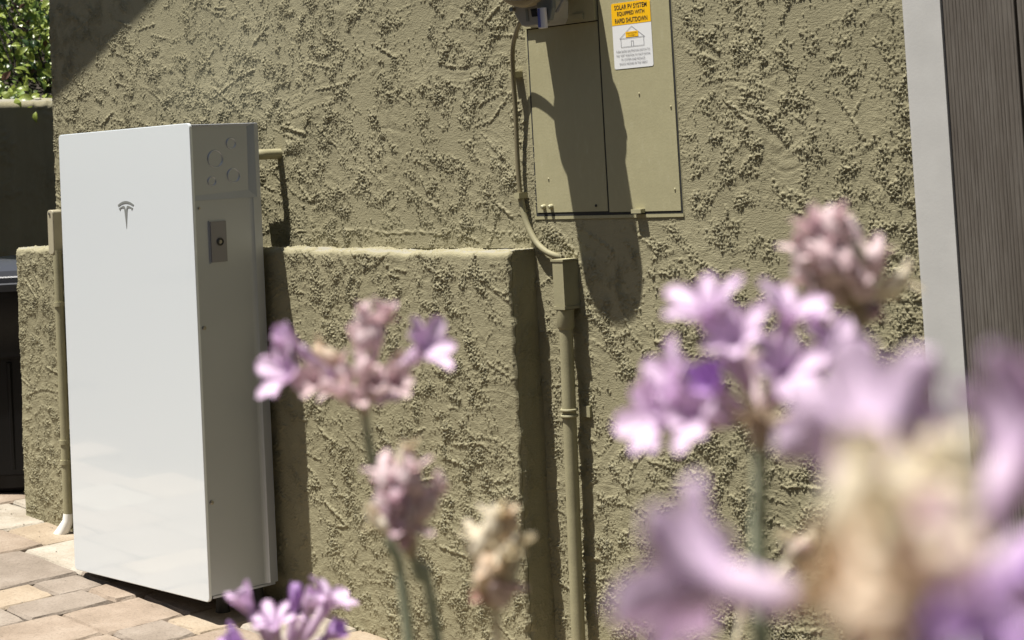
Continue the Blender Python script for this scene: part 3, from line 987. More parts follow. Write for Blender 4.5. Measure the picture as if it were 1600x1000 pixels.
# ------------------------------------------------------------------ right conduit
rc = empty('right_conduit', (0, 0, 0), 'vertical olive conduit with rectangular fitting on top below the panel', 'pipe')
cxp = 0.955
box('box_fitting', 0.930, 0.960, 0.250, YM + 0.002, 0.672, 0.762, M_PIPE, rc, bevel=0.003)
box('fitting_rim', 0.928, 0.962, 0.2475, YM + 0.002, 0.6655, 0.6715, M_PIPE, rc, bevel=0.0015)
box('fitting_lid', 0.926, 0.962, 0.2485, YM + 0.002, 0.7625, 0.7665, M_PIPE, rc, bevel=0.0015)
tube('fitting_screw', [(0.925, 0.262, 0.667), (0.918, 0.262, 0.667)], 0.004, M_PIPE, rc, seg=10)
tube('pipe', [(0.944, 0.266, 0.666), (0.9385, 0.266, 0.40), (0.925, 0.266, -0.25)], 0.0142, M_PIPE, rc, seg=24)
finish(tube_bm([(0.944, 0.266, 0.665), (0.943, 0.266, 0.63), (0.943, 0.266, 0.625)], [0.0178, 0.0178, 0.0152], 24), 'collar', M_PIPE, rc, smooth=True)
for z in (0.462, 0.450):
    bm = bmesh.new()
    bmesh.ops.create_uvsphere(bm, u_segments=6, v_segments=4, radius=0.0001)
    bm.free()
    n_ = 28
    ringp = [(0.9395 + 0.0160 * math.cos(2 * math.pi * k / n_), 0.266 + 0.0160 * math.sin(2 * math.pi * k / n_), z) for k in range(n_ + 1)]
    finish(tube_bm(ringp, 0.0028, 8), 'strap', M_PIPE, rc, smooth=True)
box('strap_tab', 0.9535, 0.976, YM - 0.007, YM, 0.446, 0.468, M_PIPE, rc, bevel=0.002)

# ------------------------------------------------------------------ rubbish bin on the left
bn = empty('wheeled_bin', (0, 0, 0), 'black plastic wheeled bin behind the low wall at the left edge', 'bin')
bx, by, bz = -1.70, 0.485, gz(-1.62)
ca, sa = math.cos(0.80), math.sin(0.80)


def rr_ring(bm, hx, hy, r, z, n=6):
    return [bm.verts.new((bx + x * ca - y * sa, by + x * sa + y * ca, bz + z)) for x, y in rrect(-hx, hx, -hy, hy, r, n)]


def loft(bm, rings):
    n = len(rings[0])
    for i in range(len(rings) - 1):
        for k in range(n): bm.faces.new((rings[i][k], rings[i][(k + 1) % n], rings[i + 1][(k + 1) % n], rings[i + 1][k]))
    bm.faces.new(rings[0][::-1]); bm.faces.new(rings[-1])


bm = bmesh.new()
loft(bm, [rr_ring(bm, a, a, r, z) for a, r, z in ((.215, .09, .004), (.225, .09, .014), (.228, .09, .05), (.236, .09, .055), (.248, .09, .40), (.262, .09, .41), (.266, .09, .50), (.274, .09, .51), (.278, .09, .615))])
finish(bm, 'bin_body', M_BIN, bn, smooth=True)
bm = bmesh.new()
loft(bm, [rr_ring(bm, a, a, r, z) for a, r, z in ((.290, .10, .607), (.292, .10, .628), (.284, .10, .632), (.284, .10, .648), (.276, .10, .652), (.270, .10, .668), (.20, .08, .694), (.08, .04, .702))])
finish(bm, 'lid', M_LID, bn, smooth=True)
for q in (-0.12, 0.0, 0.12):
    c = [Vector((bx + q * ca + y * sa, by + q * sa - y * ca, bz + z)) for y, z in ((.232, .07), (.247, .39))]
    tube('rib', c, 0.009, M_BIN, bn, seg=8)
for q in (-1, 1):
    c = Vector((bx + q * .24 * ca - .20 * sa, by + q * .24 * sa + .20 * ca, bz + .085))
    ax = Vector((ca, sa, 0)) * 0.02
    tube('wheel', [c - ax, c + ax], 0.085, M_RUBBER, bn, seg=24)

# ------------------------------------------------------------------ retaining wall and planting behind it
XR = -3.2
zt = 1.335
ny = int(3.9 / 0.009)
prof = []
for z in np.arange(gz(XR) - 0.1, zt - 0.045, 0.009): prof.append((XR, z, 1, 0))
for a_ in np.linspace(0, math.pi / 2, 10)[0:]: prof.append((XR - 0.075 + 0.075 * math.cos(a_), zt - 0.045 + 0.045 * math.sin(a_), math.cos(a_), math.sin(a_)))
for x in np.arange(XR - 0.085, XR - 0.24, -0.01): prof.append((x, zt, 0, 1))
prof = np.array(prof)
Hr = relief(ny, len(prof), 55, 1.5) * 1.5
yy = -0.4 + np.arange(ny) * 0.009
P = np.zeros((len(prof), ny, 3))
P[..., 0] = prof[:, 0][:, None] + prof[:, 2][:, None] * Hr
P[..., 1] = yy[None, :]
P[..., 2] = prof[:, 1][:, None] + prof[:, 3][:, None] * Hr
rw = empty('retaining_wall', (0, 0, 0), 'shaded stucco retaining wall with a sunlit top edge below the shrubs', 'wall')
link('stucco_face', grid_mesh('stucco_face', P), M_STUCCO, rw)
box('wall_core', XR - 0.24, XR - 0.01, -0.4, 3.5, 0.0, zt - 0.03, M_STUCCO_DULL, rw)
bm = bmesh.new()
vs = [bm.verts.new(p) for p in ((XR - .2, -2, 1.27), (XR - .2, 4.5, 1.27), (-7, 4.5, 3.2), (-7, -2, 3.2), (-14, 4.5, 3.6), (-14, -2, 3.6))]
bm.faces.new((vs[0], vs[1], vs[2], vs[3])); bm.faces.new((vs[3], vs[2], vs[4], vs[5]))
tag(finish(bm, 'bank', M_SOIL), kind='structure')


def mat_leaf(name, c, tr=0.35, rough=0.38):
    m, t, b = newmat(name)
    n = noise(t, 9, 3)
    r = ramp(t, n.outputs[0], [(0.3, tuple(x * 0.6 for x in c)), (0.7, tuple(x * 1.35 for x in c))])
    t.links.new(r.outputs[0], b.inputs['Base Color'])
    b.inputs['Roughness'].default_value = rough
    tl = t.nodes.new('ShaderNodeBsdfTranslucent')
    t.links.new(r.outputs[0], tl.inputs['Color'])
    mx_ = t.nodes.new('ShaderNodeMixShader')
    mx_.inputs[0].default_value = tr
    out = t.nodes['Material Output']
    t.links.new(b.outputs[0], mx_.inputs[1]); t.links.new(tl.outputs[0], mx_.inputs[2])
    t.links.new(mx_.outputs[0], out.inputs['Surface'])
    return m


LEAFM = [mat_leaf('leaf_green', (0.15, 0.22, 0.045)), mat_leaf('leaf_bright', (0.26, 0.32, 0.06)), mat_leaf('leaf_deep', (0.035, 0.07, 0.02)),
         mat_leaf('leaf_pinkish', (0.19, 0.105, 0.075))]


def leaf_mesh(name, mat, L=1.0, Wd=0.5, fold=0.18):
    vs, fs = [], []
    for i, (t_, w_) in enumerate(((0, 0.05), (0.25, 0.8), (0.55, 1.0), (0.82, 0.6), (1, 0.03))):
        z = 0.12 * math.sin(t_ * math.pi) - 0.18 * t_ * t_
        for s in (-1, 0, 1):
            vs.append((t_ * L, s * w_ * Wd / 2, z + (fold * w_ * 0.5 if s else 0)))
    for i in range(4):
        for s in range(2):
            a_ = i * 3 + s
            fs.append((a_, a_ + 1, a_ + 4, a_ + 3))
    me = bpy.data.meshes.new(name)
    me.from_pydata(vs, [], fs)
    me.materials.append(mat)
    for p in me.polygons: p.use_smooth = True
    return me


hedge = empty('leafy_shrub', (0, 0, 0), 'sunlit green leafy shrub above the retaining wall, top left', 'shrub')
lm = [leaf_mesh('leaf', m, 1.0, random.uniform(0.5, 0.7)) for m in LEAFM]
rl = random.Random(3)


def hedge_point(wide=False):
    y = rl.uniform(0.5, 3.4) if wide else rl.uniform(0.8, 2.5)
    h = rl.random() ** 1.2
    z = 1.27 + h * 0.98
    x = XR - 0.05 - h * 0.75 - 0.28 * rl.random() ** 0.7 + 0.10 * math.sin(y * 9 + z * 7) + 0.06 * math.sin(y * 23 - z * 17)
    return Vector((min(x, XR + 0.0), y, z))


def leaf_matrix(p, s):
    out = Vector((0.75 + rl.uniform(-.5, .5), rl.uniform(-1.0, .6), rl.uniform(-0.1, 1.0))).normalized()
    q = out.to_track_quat('Z', 'X')
    return Matrix.Translation(p) @ q.to_matrix().to_4x4() @ Matrix.Rotation(rl.uniform(0, 6.28), 4, 'Z') @ Matrix.Scale(s, 4)


for k in range(285):
    p = hedge_point() + Vector((0.07, 0, 0))
    me = lm[rl.choices([0, 1, 2, 3], [5, 7, .7, .4])[0]]
    o = bpy.data.objects.new('leaf', me)
    COL.objects.link(o)
    o.parent = hedge
    o.matrix_local = leaf_matrix(p, rl.uniform(0.035, 0.075))
bv, bf, bmi = [], [], []
base = [Vector(v_.co) for v_ in lm[0].vertices]
bfaces = [tuple(p.vertices) for p in lm[0].polygons]
for k in range(16000):
    p = hedge_point(True) - Vector((rl.random() ** 1.5 * 0.35, 0, 0))
    M_ = leaf_matrix(p, rl.uniform(0.022, 0.055))
    o0 = len(bv)
    bv += [tuple(M_ @ c) for c in base]
    bf += [tuple(i + o0 for i in f) for f in bfaces]
    mi = rl.choices([0, 1, 2, 3], [5, 8, 1.2, 0.5])[0]
    bmi += [mi] * len(bfaces)
me = bpy.data.meshes.new('foliage')
me.from_pydata(bv, [], bf)
for m in LEAFM: me.materials.append(m)
me.polygons.foreach_set('material_index', bmi)
o = link('foliage', me, None, hedge)
tag(o, kind='stuff')
for k in range(26):
    y = rl.uniform(0.8, 2.4)
    tube('branch', [(XR - .35, y, 1.25), (XR - .45 + rl.uniform(-.1, .1), y + rl.uniform(-.1, .1), 1.6), (XR - .75, y + rl.uniform(-.2, .2), 2.1)], [0.005, 0.004, 0.002], M_SOIL, hedge, seg=6)

# tall unseen hedges, added to block skylight and keep the shade dark
def sky_block_hedge(x0, y0, x1, y1, hgt, label, seed):
    rh = random.Random(seed)
    h = empty('added_hedge', (0, 0, 0), label, 'hedge')
    d_ = Vector((x1 - x0, y1 - y0, 0)); L = d_.length; d_.normalize(); nrm = Vector((-d_.y, d_.x, 0))
    bm = bmesh.new()
    nx_, rows = int(L / 0.35), [(-.55, -0.3), (-.62, .4), (-.6, hgt * .5), (-.55, hgt * .85), (-.3, hgt), (.3, hgt), (.55, hgt * .85), (.6, .4), (.55, -.3)]
    G = []
    for i in range(nx_ + 1):
        b_ = Vector((x0, y0, 0)) + d_ * (L * i / nx_)
        G.append([bm.verts.new(b_ + nrm * (o_ * rh.uniform(.85, 1.15)) + Vector((0, 0, z_ + rh.uniform(-.1, .1)))) for o_, z_ in rows])
    for i in range(nx_):
        for k in range(len(rows) - 1): bm.faces.new((G[i][k], G[i + 1][k], G[i + 1][k + 1], G[i][k + 1]))
    finish(bm, 'dense_core', LEAFM[2], h)
    vs_, fs_ = [], []
    for k in range(9000):
        sd_ = rh.choice((-1, 1)) if rh.random() < .8 else 0
        b_ = Vector((x0, y0, 0)) + d_ * rh.uniform(0, L) + (nrm * sd_ * rh.uniform(.55, .8) + Vector((0, 0, rh.uniform(-.2, hgt))) if sd_ else nrm * rh.uniform(-.5, .5) + Vector((0, 0, hgt + rh.uniform(0, .15))))
        M_ = Matrix.Translation(b_) @ Vector((rh.uniform(-1, 1), rh.uniform(-1, 1), rh.uniform(0, 1))).to_track_quat('Z', 'Y').to_matrix().to_4x4() @ Matrix.Scale(rh.uniform(.08, .14), 4)
        o0 = len(vs_)
        vs_ += [tuple(M_ @ c) for c in base]
        fs_ += [tuple(i + o0 for i in f) for f in bfaces]
    me = bpy.data.meshes.new('foliage'); me.from_pydata(vs_, [], fs_)
    tag(link('foliage', me, LEAFM[0], h), kind='stuff')


sky_block_hedge(-8, -6.0, 9, -6.0, 4.2, 'tall dark unseen hedge added behind the flowers to block skylight', 8)
sky_block_hedge(7.0, -5.5, 7.0, 3.5, 3.6, 'tall dark unseen hedge added at the right end to block skylight', 9)

# ------------------------------------------------------------------ flowers close to the camera
def mat_petal(name, c, c2, tr=0.45, rough=0.5):
    m, t, b = newmat(name)
    n = noise(t, 160, 3)
    r = ramp(t, n.outputs[0], [(0.35, c), (0.65, c2)])
    t.links.new(r.outputs[0], b.inputs['Base Color'])
    b.inputs['Roughness'].default_value = rough
    b.inputs['Specular IOR Level'].default_value = 0.3
    tl = t.nodes.new('ShaderNodeBsdfTranslucent')
    t.links.new(r.outputs[0], tl.inputs['Color'])
    mx_ = t.nodes.new('ShaderNodeMixShader')
    mx_.inputs[0].default_value = tr
    t.links.new(b.outputs[0], mx_.inputs[1]); t.links.new(tl.outputs[0], mx_.inputs[2])
    t.links.new(mx_.outputs[0], t.nodes['Material Output'].inputs['Surface'])
    return m


M_PETAL = mat_petal('lilac_petal', (0.86, 0.68, 0.89), (0.92, 0.80, 0.93))
M_PETALD = mat_petal('violet_petal', (0.74, 0.49, 0.88), (0.82, 0.64, 0.90))
M_TUBE = mat_petal('pink_lilac_tube', (0.70, 0.54, 0.70), (0.76, 0.62, 0.76), 0.4)
M_PINKW = mat_petal('faded_pink', (0.84, 0.68, 0.73), (0.90, 0.80, 0.80), 0.5)
M_BEIGE = mat_petal('withered_beige', (0.84, 0.76, 0.60), (0.90, 0.85, 0.74), 0.5)
M_PEACH = mat_petal('withered_peach', (0.84, 0.69, 0.54), (0.88, 0.78, 0.65), 0.5)
M_MAUVE = mat_petal('faded_mauve', (0.72, 0.54, 0.62), (0.80, 0.66, 0.71), 0.5)
M_BROWN = mat_petal('withered_brown', (0.46, 0.27, 0.22), (0.56, 0.36, 0.30), 0.4)
M_STEM = mat_petal('grey_green_stem', (0.46, 0.50, 0.38), (0.52, 0.56, 0.43), 0.35)
M_PED = mat_petal('brownish_pedicel', (0.58, 0.49, 0.38), (0.66, 0.56, 0.45), 0.4)


def petal_mesh(mat, name='petal', spread=1.0, wd=0.50):
    """closed thin petal from the throat (origin), axis +Z, opening towards +X; unit length"""
    N, K = 9, 4
    vs, fs = [], []
    for side in (0, 1):
        for i in range(N + 1):
            t_ = i / N
            ang = spread * (0.25 + 1.0 * t_)
            # integrate a bend
            x = sum(math.sin(spread * (0.25 + 1.0 * (j + .5) / N)) / N for j in range(i))
            z = sum(math.cos(spread * (0.25 + 1.0 * (j + .5) / N)) / N for j in range(i))
            w_ = wd * (0.30 + 0.70 * math.sin(min(1, t_ * 1.35) * math.pi / 2)) * math.sqrt(max(0.0, 1 - max(0, (t_ - 0.62) / 0.38) ** 2.2)) + 0.004
            for k in range(K + 1):
                s = (k / K - 0.5) * 2
                cup = 0.10 * wd * (s * s) * 1.6
                nx_, nz_ = math.cos(ang), -math.sin(ang)
                off = -cup - (0.018 * (1 - s * s) * (1 if side else -1)) * 0.5
                vs.append((x + nx_ * -off * -1, s * w_ / 2, z + nz_ * -off * -1))
    R_ = (N + 1) * (K + 1)
    for side in (0, 1):
        for i in range(N):
            for k in range(K):
                a_ = side * R_ + i * (K + 1) + k
                f = (a_, a_ + 1, a_ + K + 2, a_ + K + 1)
                fs.append(f if side else f[::-1])
    for i in range(N):
        for k in (0, K):
            a_ = i * (K + 1) + k
            fs.append((a_, a_ + K + 1, a_ + K + 1 + R_, a_ + R_))
    me = bpy.data.meshes.new(name)
    me.from_pydata(vs, [], fs)
    me.materials.append(mat)
    for p in me.polygons: p.use_smooth = True
    return me


PM = {('l', 'open'): petal_mesh(M_PETAL, spread=1.18), ('l', 'half'): petal_mesh(M_PETAL, spread=0.5), ('l', 'shut'): petal_mesh(M_PETAL, spread=0.12, wd=0.42),
      ('d', 'open'): petal_mesh(M_PETALD, spread=1.15), ('d', 'half'): petal_mesh(M_PETALD, spread=0.5), ('d', 'shut'): petal_mesh(M_PETALD, spread=0.12, wd=0.42),
      ('p', 'open'): petal_mesh(M_PINKW, spread=0.9), ('p', 'half'): petal_mesh(M_PINKW, spread=0.5), ('p', 'shut'): petal_mesh(M_PINKW, spread=0.15, wd=0.42),
      ('b', 'half'): petal_mesh(M_BEIGE, spread=0.5, wd=0.5), ('b', 'open'): petal_mesh(M_BEIGE, spread=0.9, wd=0.5), ('b', 'shut'): petal_mesh(M_BEIGE, spread=0.15, wd=0.5)}


def basis(z):
    return z.normalized().to_track_quat('Z', 'Y').to_matrix().to_4x4()


rf = random.Random(21)


def floret(parent, apex, throat, size, col='l', op='open', roll=None, tube_mat=None, n=6):
    """tube from near the apex to the throat, six petals beyond it"""
    size *= 1.22
    ax = (throat - apex)
    L = ax.length
    st_ = apex + ax * 0.45
    r0 = size * 0.13
    pts_ = [st_, st_.lerp(throat, 0.25), st_.lerp(throat, 0.6), throat]
    M0 = Matrix.Translation(throat)
    f = finish(tube_bm([p - throat for p in pts_], [r0 * 0.6, r0 * 1.25, r0 * 1.05, r0 * 1.5], 10), 'floret', tube_mat or (M_TUBE if col in 'ld' else M_PINKW if col == 'p' else M_BEIGE), None, smooth=True)
    f.parent = parent
    f.location = throat
    tube('pedicel', curve([apex, apex.lerp(st_, 0.5) + Vector((0, 0, size * 0.06)), st_ + ax * 0.02], 4), size * 0.055, M_PED, parent, seg=8)
    R0 = basis(ax)
    roll = rf.uniform(0, 6.28) if roll is None else roll
    for k in range(n):
        p = bpy.data.objects.new('petal', PM[(col, op)])
        COL.objects.link(p)
        p.parent = f
        s = size * (1.0 if k % 2 else 0.92) * rf.uniform(0.94, 1.05)
        p.matrix_local = R0 @ Matrix.Rotation(roll + k * 2 * math.pi / n + rf.uniform(-.08, .08), 4, 'Z') @ Matrix.Translation((r0 * 0.55, 0, -r0 * 0.4)) @ \
            Matrix.Rotation(rf.uniform(-.12, .12), 4, 'Y') @ Matrix.Scale(s, 4)
    return f


def withered_mesh(mat, seed):
    r = random.Random(seed)
    bm = bmesh.new()
    bmesh.ops.create_icosphere(bm, subdivisions=3, radius=0.5)
    ph = [r.uniform(0, 6.28) for _ in range(6)]
    for v_ in bm.verts:
        c = v_.co
        t_ = c.z + 0.5
        ang = math.atan2(c.y, c.x)
        k = 0.34 + 0.34 * math.sin(min(1, t_ * 1.05) * math.pi) + 0.05
        fold = 1 + 0.26 * math.sin(5 * ang + ph[0] + 3 * t_) * t_ + 0.14 * math.sin(9 * ang + ph[1] - 6 * t_)
        c.x *= k * fold * 0.8; c.y *= k * fold * 0.62
        c.z = t_ * (1 + 0.10 * math.sin(3 * ang + ph[2]) * t_)
        c.x += 0.10 * math.sin(4 * t_ + ph[3]) * t_; c.y += 0.10 * math.sin(3.3 * t_ + ph[4]) * t_
    me = bpy.data.meshes.new('withered_floret')
    bm.to_mesh(me); bm.free()
    me.materials.append(mat)
    for p in me.polygons: p.use_smooth = True
    return me


WM = {k: [withered_mesh(m, i * 7 + j) for j in range(3)] for i, (k, m) in enumerate((('p', M_PINKW), ('b', M_BEIGE), ('o', M_PEACH), ('m', M_MAUVE), ('n', M_BROWN), ('l', M_PETAL), ('d', M_PETALD)))}

WP = {k: petal_mesh(m, spread=0.7, wd=0.42) for k, m in (('p', M_PINKW), ('b', M_BEIGE), ('o', M_PEACH), ('m', M_MAUVE), ('n', M_BROWN), ('l', M_PETAL), ('d', M_PETALD))}


def withered(parent, apex, tip, length, col, fat=1.0):
    """a closed, shrivelled floret ending at tip"""
    ax = (tip - apex)
    if ax.length < 1e-6: ax = Vector((0, 0, 1))
    base_ = tip - ax.normalized() * length
    o = bpy.data.objects.new('withered_floret', rf.choice(WM[col]))
    COL.objects.link(o)
    o.parent = parent
    M0 = Matrix.Translation(base_) @ basis(ax) @ Matrix.Rotation(rf.uniform(0, 6.28), 4, 'Z') @ Matrix.Rotation(rf.uniform(-.45, .45), 4, 'X')
    o.matrix_local = M0 @ Matrix.Diagonal((length * fat, length * fat, length, 1))
    key = {'p': 'p', 'b': 'b', 'o': 'o', 'm': 'm', 'n': 'n', 'l': 'l', 'd': 'd'}[col]
    for k in range(3):
        q = bpy.data.objects.new('petal', WP[key])
        COL.objects.link(q)
        q.parent = o
        q.matrix_local = Matrix.Diagonal((1 / fat, 1 / fat, 1, 1)) @ Matrix.Translation((0, 0, 0.55)) @ Matrix.Rotation(rf.uniform(0, 6.28), 4, 'Z') @ Matrix.Rotation(rf.uniform(-.1, .5), 4, 'Y') @ Matrix.Scale(rf.uniform(.5, .8), 4)
    if (base_ - apex).length > length * 0.2:
        tube('pedicel', [apex, base_.lerp(apex, 0.4), base_ + ax.normalized() * length * 0.1], length * 0.06, M_PED, parent, seg=8)
    return o


BED_Z = 0.30


def stalk(name, label, pts_px, r, mat=M_STEM, group=None, taper=1.0):
    P_ = [px(*p) for p in pts_px]
    foot = P_[-1] + (P_[-1] - P_[-2]).normalized() * 0.08
    foot2 = Vector((foot.x + rf.uniform(-.02, .02), foot.y + rf.uniform(-.02, .02), BED_Z - 0.01))
    root = empty(name, (0, 0, 0), label, 'flower', group)
    n_ = 8
    c = curve(P_ + [foot.lerp(foot2, 0.35), foot2], n_)
    rad_ = [r * (0.85 + 0.3 * i / len(c)) * taper for i in range(len(c))]
    tube('stem', c, rad_, mat, root, seg=12)
    bm = tube_bm([P_[0] + (P_[0] - P_[1]).normalized() * 1.6 * r, P_[0], P_[0] - (P_[0] - P_[1]).normalized() * 2.5 * r], [r * 1.25, r * 1.7, r * 0.95], 12)
    finish(bm, 'bract', M_PED, root, smooth=True)
    return root, P_[0]


GRP = 'lilac flower heads on tall stems in the foreground'

# E: main lilac umbel right of centre
d = 0.42
e, ap = stalk('lilac_flower', 'open lilac flower head on a green stem, right of the wall conduit', [(1187, 668, d), (1188, 800, d), (1190, 1010, d)], 0.0019, group=GRP)
for x, y, dd, col, op, sz in ((1112, 500, -.010, 'l', 'open', .0100), (1152, 545, -.016, 'l', 'open', .0092), (1068, 610, -.008, 'l', 'open', .0100), (1042, 655, -.012, 'l', 'open', .0100),
                              (1124, 608, -.016, 'd', 'half', .0085), (1228, 508, -.008, 'l', 'open', .0098), (1222, 588, -.018, 'l', 'open', .0092), (1282, 560, -.012, 'l', 'open', .0104),
                              (1300, 630, -.014, 'l', 'open', .0104), (1262, 668, -.016, 'l', 'half', .0100), (1178, 600, .012, 'p', 'half', .0080), (1092, 650, -.018, 'l', 'open', .0085)):
    floret(e, ap, px(x, y, d + dd), sz, col, op)
# A: paler umbel in front of the low wall
d = 0.60
a_, ap = stalk('lilac_flower', 'pale pink and lilac flower head on a green stem beside the battery', [(567, 628, d), (580, 715, d), (610, 850, d), (640, 1005, d)], 0.0016, group=GRP)
floret(a_, ap, px(462, 588, d - .014), .0118, 'l', 'open', n=6)
floret(a_, ap, px(652, 553, d - .014), .0112, 'l', 'open')
floret(a_, ap, px(468, 546, d - .010), .0095, 'l', 'half')
floret(a_, ap, px(500, 600, d - .020), .0085, 'p', 'open')
floret(a_, ap, px(612, 600, d - .020), .0075, 'p', 'open')
floret(a_, ap, px(560, 545, d + .004), .0080, 'p', 'half')
floret(a_, ap, px(594, 512, d), .0085, 'p', 'half')
for x, y, dd, c, l in ((575, 476, .002, 'p', .010), (598, 490, .0, 'p', .013), (604, 590, -.006, 'p', .012), (535, 590, -.006, 'p', .012), (520, 560, .003, 'p', .011), (500, 535, .004, 'o', .011),
                       (560, 560, -.010, 'p', .012), (585, 585, -.008, 'p', .011), (630, 545, -.002, 'o', .010), (612, 618, -.008, 'l', .009), (548, 630, -.009, 'p', .010), (572, 505, .0, 'p', .010), (515, 590, -.004, 'p', .011)):
    withered(a_, ap, px(x, y, d + dd), l, c)
# B: closed mauve head
d = 0.56
b_, ap = stalk('lilac_flower', 'drooping closed mauve flower head below the pale pink one', [(640, 850, d), (655, 905, d), (684, 1005, d)], 0.0017, group=GRP)
for x, y, dd, c, l in ((628, 690, 0, 'b', .013), (605, 712, .002, 'p', .013), (650, 715, -.003, 'p', .014), (592, 745, 0, 'p', .015), (622, 738, -.006, 'm', .014), (668, 745, 0, 'p', .015), (588, 790, 0, 'b', .013),
                       (612, 778, -.008, 'p', .013), (640, 770, -.008, 'm', .013), (676, 790, 0, 'b', .014), (600, 815, -.005, 'l', .010), (628, 812, -.008, 'm', .013), (655, 815, -.005, 'p', .012), (640, 835, -.006, 'm', .010)):
    withered(b_, ap + (px(628, 830, d) - ap) * 0.5, px(x, y, d + dd), l, c, 1.1)
# C: tan bud cluster
d = 0.55
c_, ap = stalk('withered_flower', 'withered cream and peach seed head low between the stems', [(770, 940, d), (774, 970, d), (777, 1010, d)], 0.0010, M_PED)
for x, y, dd, c, l in ((768, 788, 0, 'b', .014), (738, 822, 0, 'b', .013), (808, 795, -.002, 'o', .012), (795, 835, 0, 'b', .018), (765, 840, -.003, 'b', .016), (738, 870, -.004, 'o', .013), (765, 885, -.007, 'o', .013),
                       (735, 905, -.005, 'o', .010), (780, 905, -.007, 'p', .011), (806, 905, 0, 'p', .012), (752, 925, -.005, 'n', .008), (782, 870, .004, 'b', .016)):
    withered(c_, px(768, 935, d), px(x, y, d + dd), l, c, 1.15)
# D: sharper head at the lower left
d = 0.78
d_, ap = stalk('lilac_flower', 'lilac flower head at the bottom edge below the battery side', [(448, 1045, d), (450, 1080, d), (452, 1120, d)], 0.0016, group=GRP)
for x, y, dd, col, op, sz in ((396, 962, 0, 'l', 'half', .0125), (430, 985, -.006, 'l', 'open', .0110), (478, 965, -.004, 'l', 'half', .0115), (508, 950, .002, 'l', 'open', .0125), (458, 962, .004, 'd', 'shut', .0115),
                              (385, 1010, -.004, 'd', 'half', .0105), (505, 1000, -.006, 'd', 'half', .0100)):
    floret(d_, ap, px(x, y, d + dd), sz, col, op)
# F: faded pink head upper right
d = 0.50
f_, ap = stalk('withered_flower', 'faded dusty pink flower head highest at the right', [(1343, 490, d), (1345, 560, d), (1340, 700, d), (1335, 1010, d)], 0.0018)
for x, y, dd, c, l in ((1262, 338, 0, 'p', .014), (1290, 322, 0, 'p', .014), (1325, 325, .003, 'p', .014), (1245, 372, -.002, 'p', .013), (1280, 365, -.007, 'p', .014), (1312, 362, -.006, 'p', .014), (1338, 372, -.003, 'b', .012),
                       (1250, 412, 0, 'p', .014), (1268, 450, -.003, 'p', .011), (1290, 400, -.008, 'p', .011), (1376, 378, 0, 'p', .012), (1404, 412, 0, 'b', .012), (1352, 418, -.009, 'p', .011), (1322, 400, -.010, 'p', .010),
                       (1378, 478, -.002, 'm', .008)):
    withered(f_, ap, px(x, y, d + dd), l, c, 1.1)
# H: small seed head with a straw stalk
d = 0.50
h_, ap = stalk('withered_flower', 'small cream seed head on a thin straw stalk between lilac petals', [(1240, 862, d), (1215, 905, d), (1150, 1010, d)], 0.0010, M_BEIGE)
for x, y, dd, c, l in ((1228, 832, 0, 'b', .008), (1262, 826, 0, 'b', .010), (1280, 840, 0, 'b', .010), (1255, 850, -.004, 'p', .008), (1268, 880, -.003, 'm', .009), (1246, 880, -.003, 'o', .007)):
    withered(h_, px(1244, 872, d), px(x, y, d + dd), l, c, 1.1)
# G: very close head, lower right, far out of focus
d = 0.215
g_, ap = stalk('lilac_flower', 'very close blurred lilac and cream flower head in the lower right corner', [(1440, 960, d - .03), (1445, 1060, d - .03), (1450, 1150, d - .03)], 0.0018, group=GRP)
floret(g_, px(1330, 955, d - .01), px(1150, 915, d), .0125, 'l', 'open', roll=0.9)
tube('pedicel', [ap, px(1330, 955, d - .01)], 0.0007, M_PED, g_, seg=8)
floret(g_, ap, px(1375, 700, d + .01), .0120, 'l', 'open', roll=0.2)
floret(g_, ap, px(1318, 672, d + .06), .0115, 'l', 'open', roll=0.6)
floret(g_, ap, px(1580, 730, d - .02), .0105, 'l', 'open', roll=0.5)
floret(g_, ap, px(1545, 930, d - .035), .0090, 'd', 'half')
floret(g_, ap, px(1400, 985, d - .045), .0080, 'd', 'half')
floret(g_, ap, px(1610, 860, d - .03), .0100, 'l', 'half')
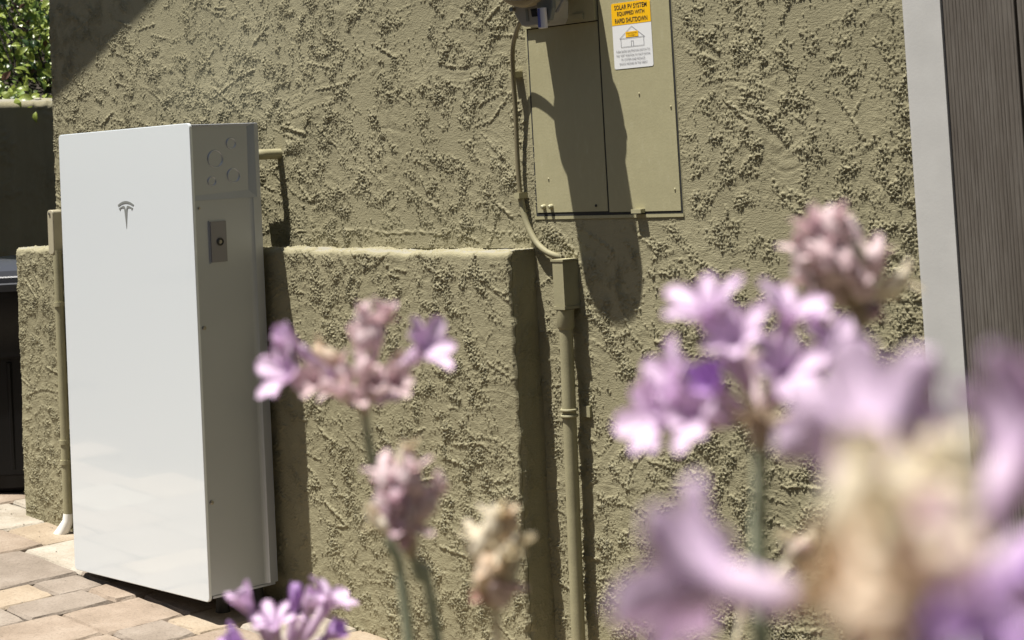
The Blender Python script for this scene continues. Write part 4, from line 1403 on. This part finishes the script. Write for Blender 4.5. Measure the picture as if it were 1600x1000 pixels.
for x, y, dd, c, l in ((1275, 715, -.045, 'b', .012), (1330, 760, -.05, 'o', .012), (1395, 720, -.04, 'b', .014), (1470, 700, -.04, 'b', .014), (1530, 745, -.045, 'b', .012), (1310, 850, -.055, 'o', .012), (1370, 830, -.06, 'b', .011),
                       (1440, 800, -.055, 'p', .012), (1440, 865, -.075, 'n', .004), (1500, 830, -.055, 'p', .012), (1290, 910, -.05, 'p', .010), (1350, 930, -.065, 'o', .009), (1520, 880, -.06, 'p', .008),
                       (1480, 960, -.07, 'd', .006), (1560, 980, -.06, 'd', .008)):
    withered(g_, ap, px(x, y + (55 if y < 800 else 25), d + dd * 1.25), l * 0.92, c, 1.05)

# the bed they grow in, and the strap leaves of the clump
bm = bmesh.new()
c0 = Vector((3.2, -1.95))
rg0, rg1, rg2 = [], [], []
for k in range(28):
    a = 2 * math.pi * k / 28
    for lst, rr, z in ((rg0, 1.25, gz(3.0) - 0.02), (rg1, 0.95, BED_Z - 0.05), (rg2, 0.7, BED_Z)):
        rq = rr * (1 + 0.05 * math.sin(3 * a) + 0.03 * math.sin(7 * a))
        lst.append(bm.verts.new((c0.x + rq * math.cos(a), c0.y + rq * math.sin(a), z + 0.01 * math.sin(5 * a))))
for A_, B_ in ((rg0, rg1), (rg1, rg2)):
    for k in range(28): bm.faces.new((A_[k], A_[(k + 1) % 28], B_[(k + 1) % 28], B_[k]))
bm.faces.new(rg2)
tag(finish(bm, 'planting_mound', M_BOUNCE_MULCH), kind='structure')
vs, fs = [], []
for k in range(420):
    a = rf.uniform(0, 6.28); q = rf.random() ** 0.6 * 0.5
    bx0, by0 = c0.x + q * math.cos(a) + 0.1, c0.y + q * math.sin(a)
    hgt = rf.uniform(0.14, 0.26); lean = rf.uniform(0.03, 0.14); th = rf.uniform(0, 6.28)
    dx, dy = math.cos(th), math.sin(th)
    o0 = len(vs)
    for i in range(6):
        t_ = i / 5
        w_ = 0.0028 * (1 - t_ ** 3)
        x = bx0 + dx * lean * t_ * t_; y = by0 + dy * lean * t_ * t_; z = BED_Z - 0.01 + hgt * (t_ - 0.25 * t_ ** 3)
        vs += [(x - dy * w_, y + dx * w_, z), (x + dy * w_, y - dx * w_, z)]
    fs += [(o0 + 2 * i, o0 + 2 * i + 1, o0 + 2 * i + 3, o0 + 2 * i + 2) for i in range(5)]
me = bpy.data.meshes.new('strap_leaves')
me.from_pydata(vs, [], fs)
o = link('strap_leaves', me, mat_leaf('strap_leaf', (0.07, 0.11, 0.04)))
tag(o, 'low clump of narrow green strap leaves at the flower stems', 'plant', kind='stuff')
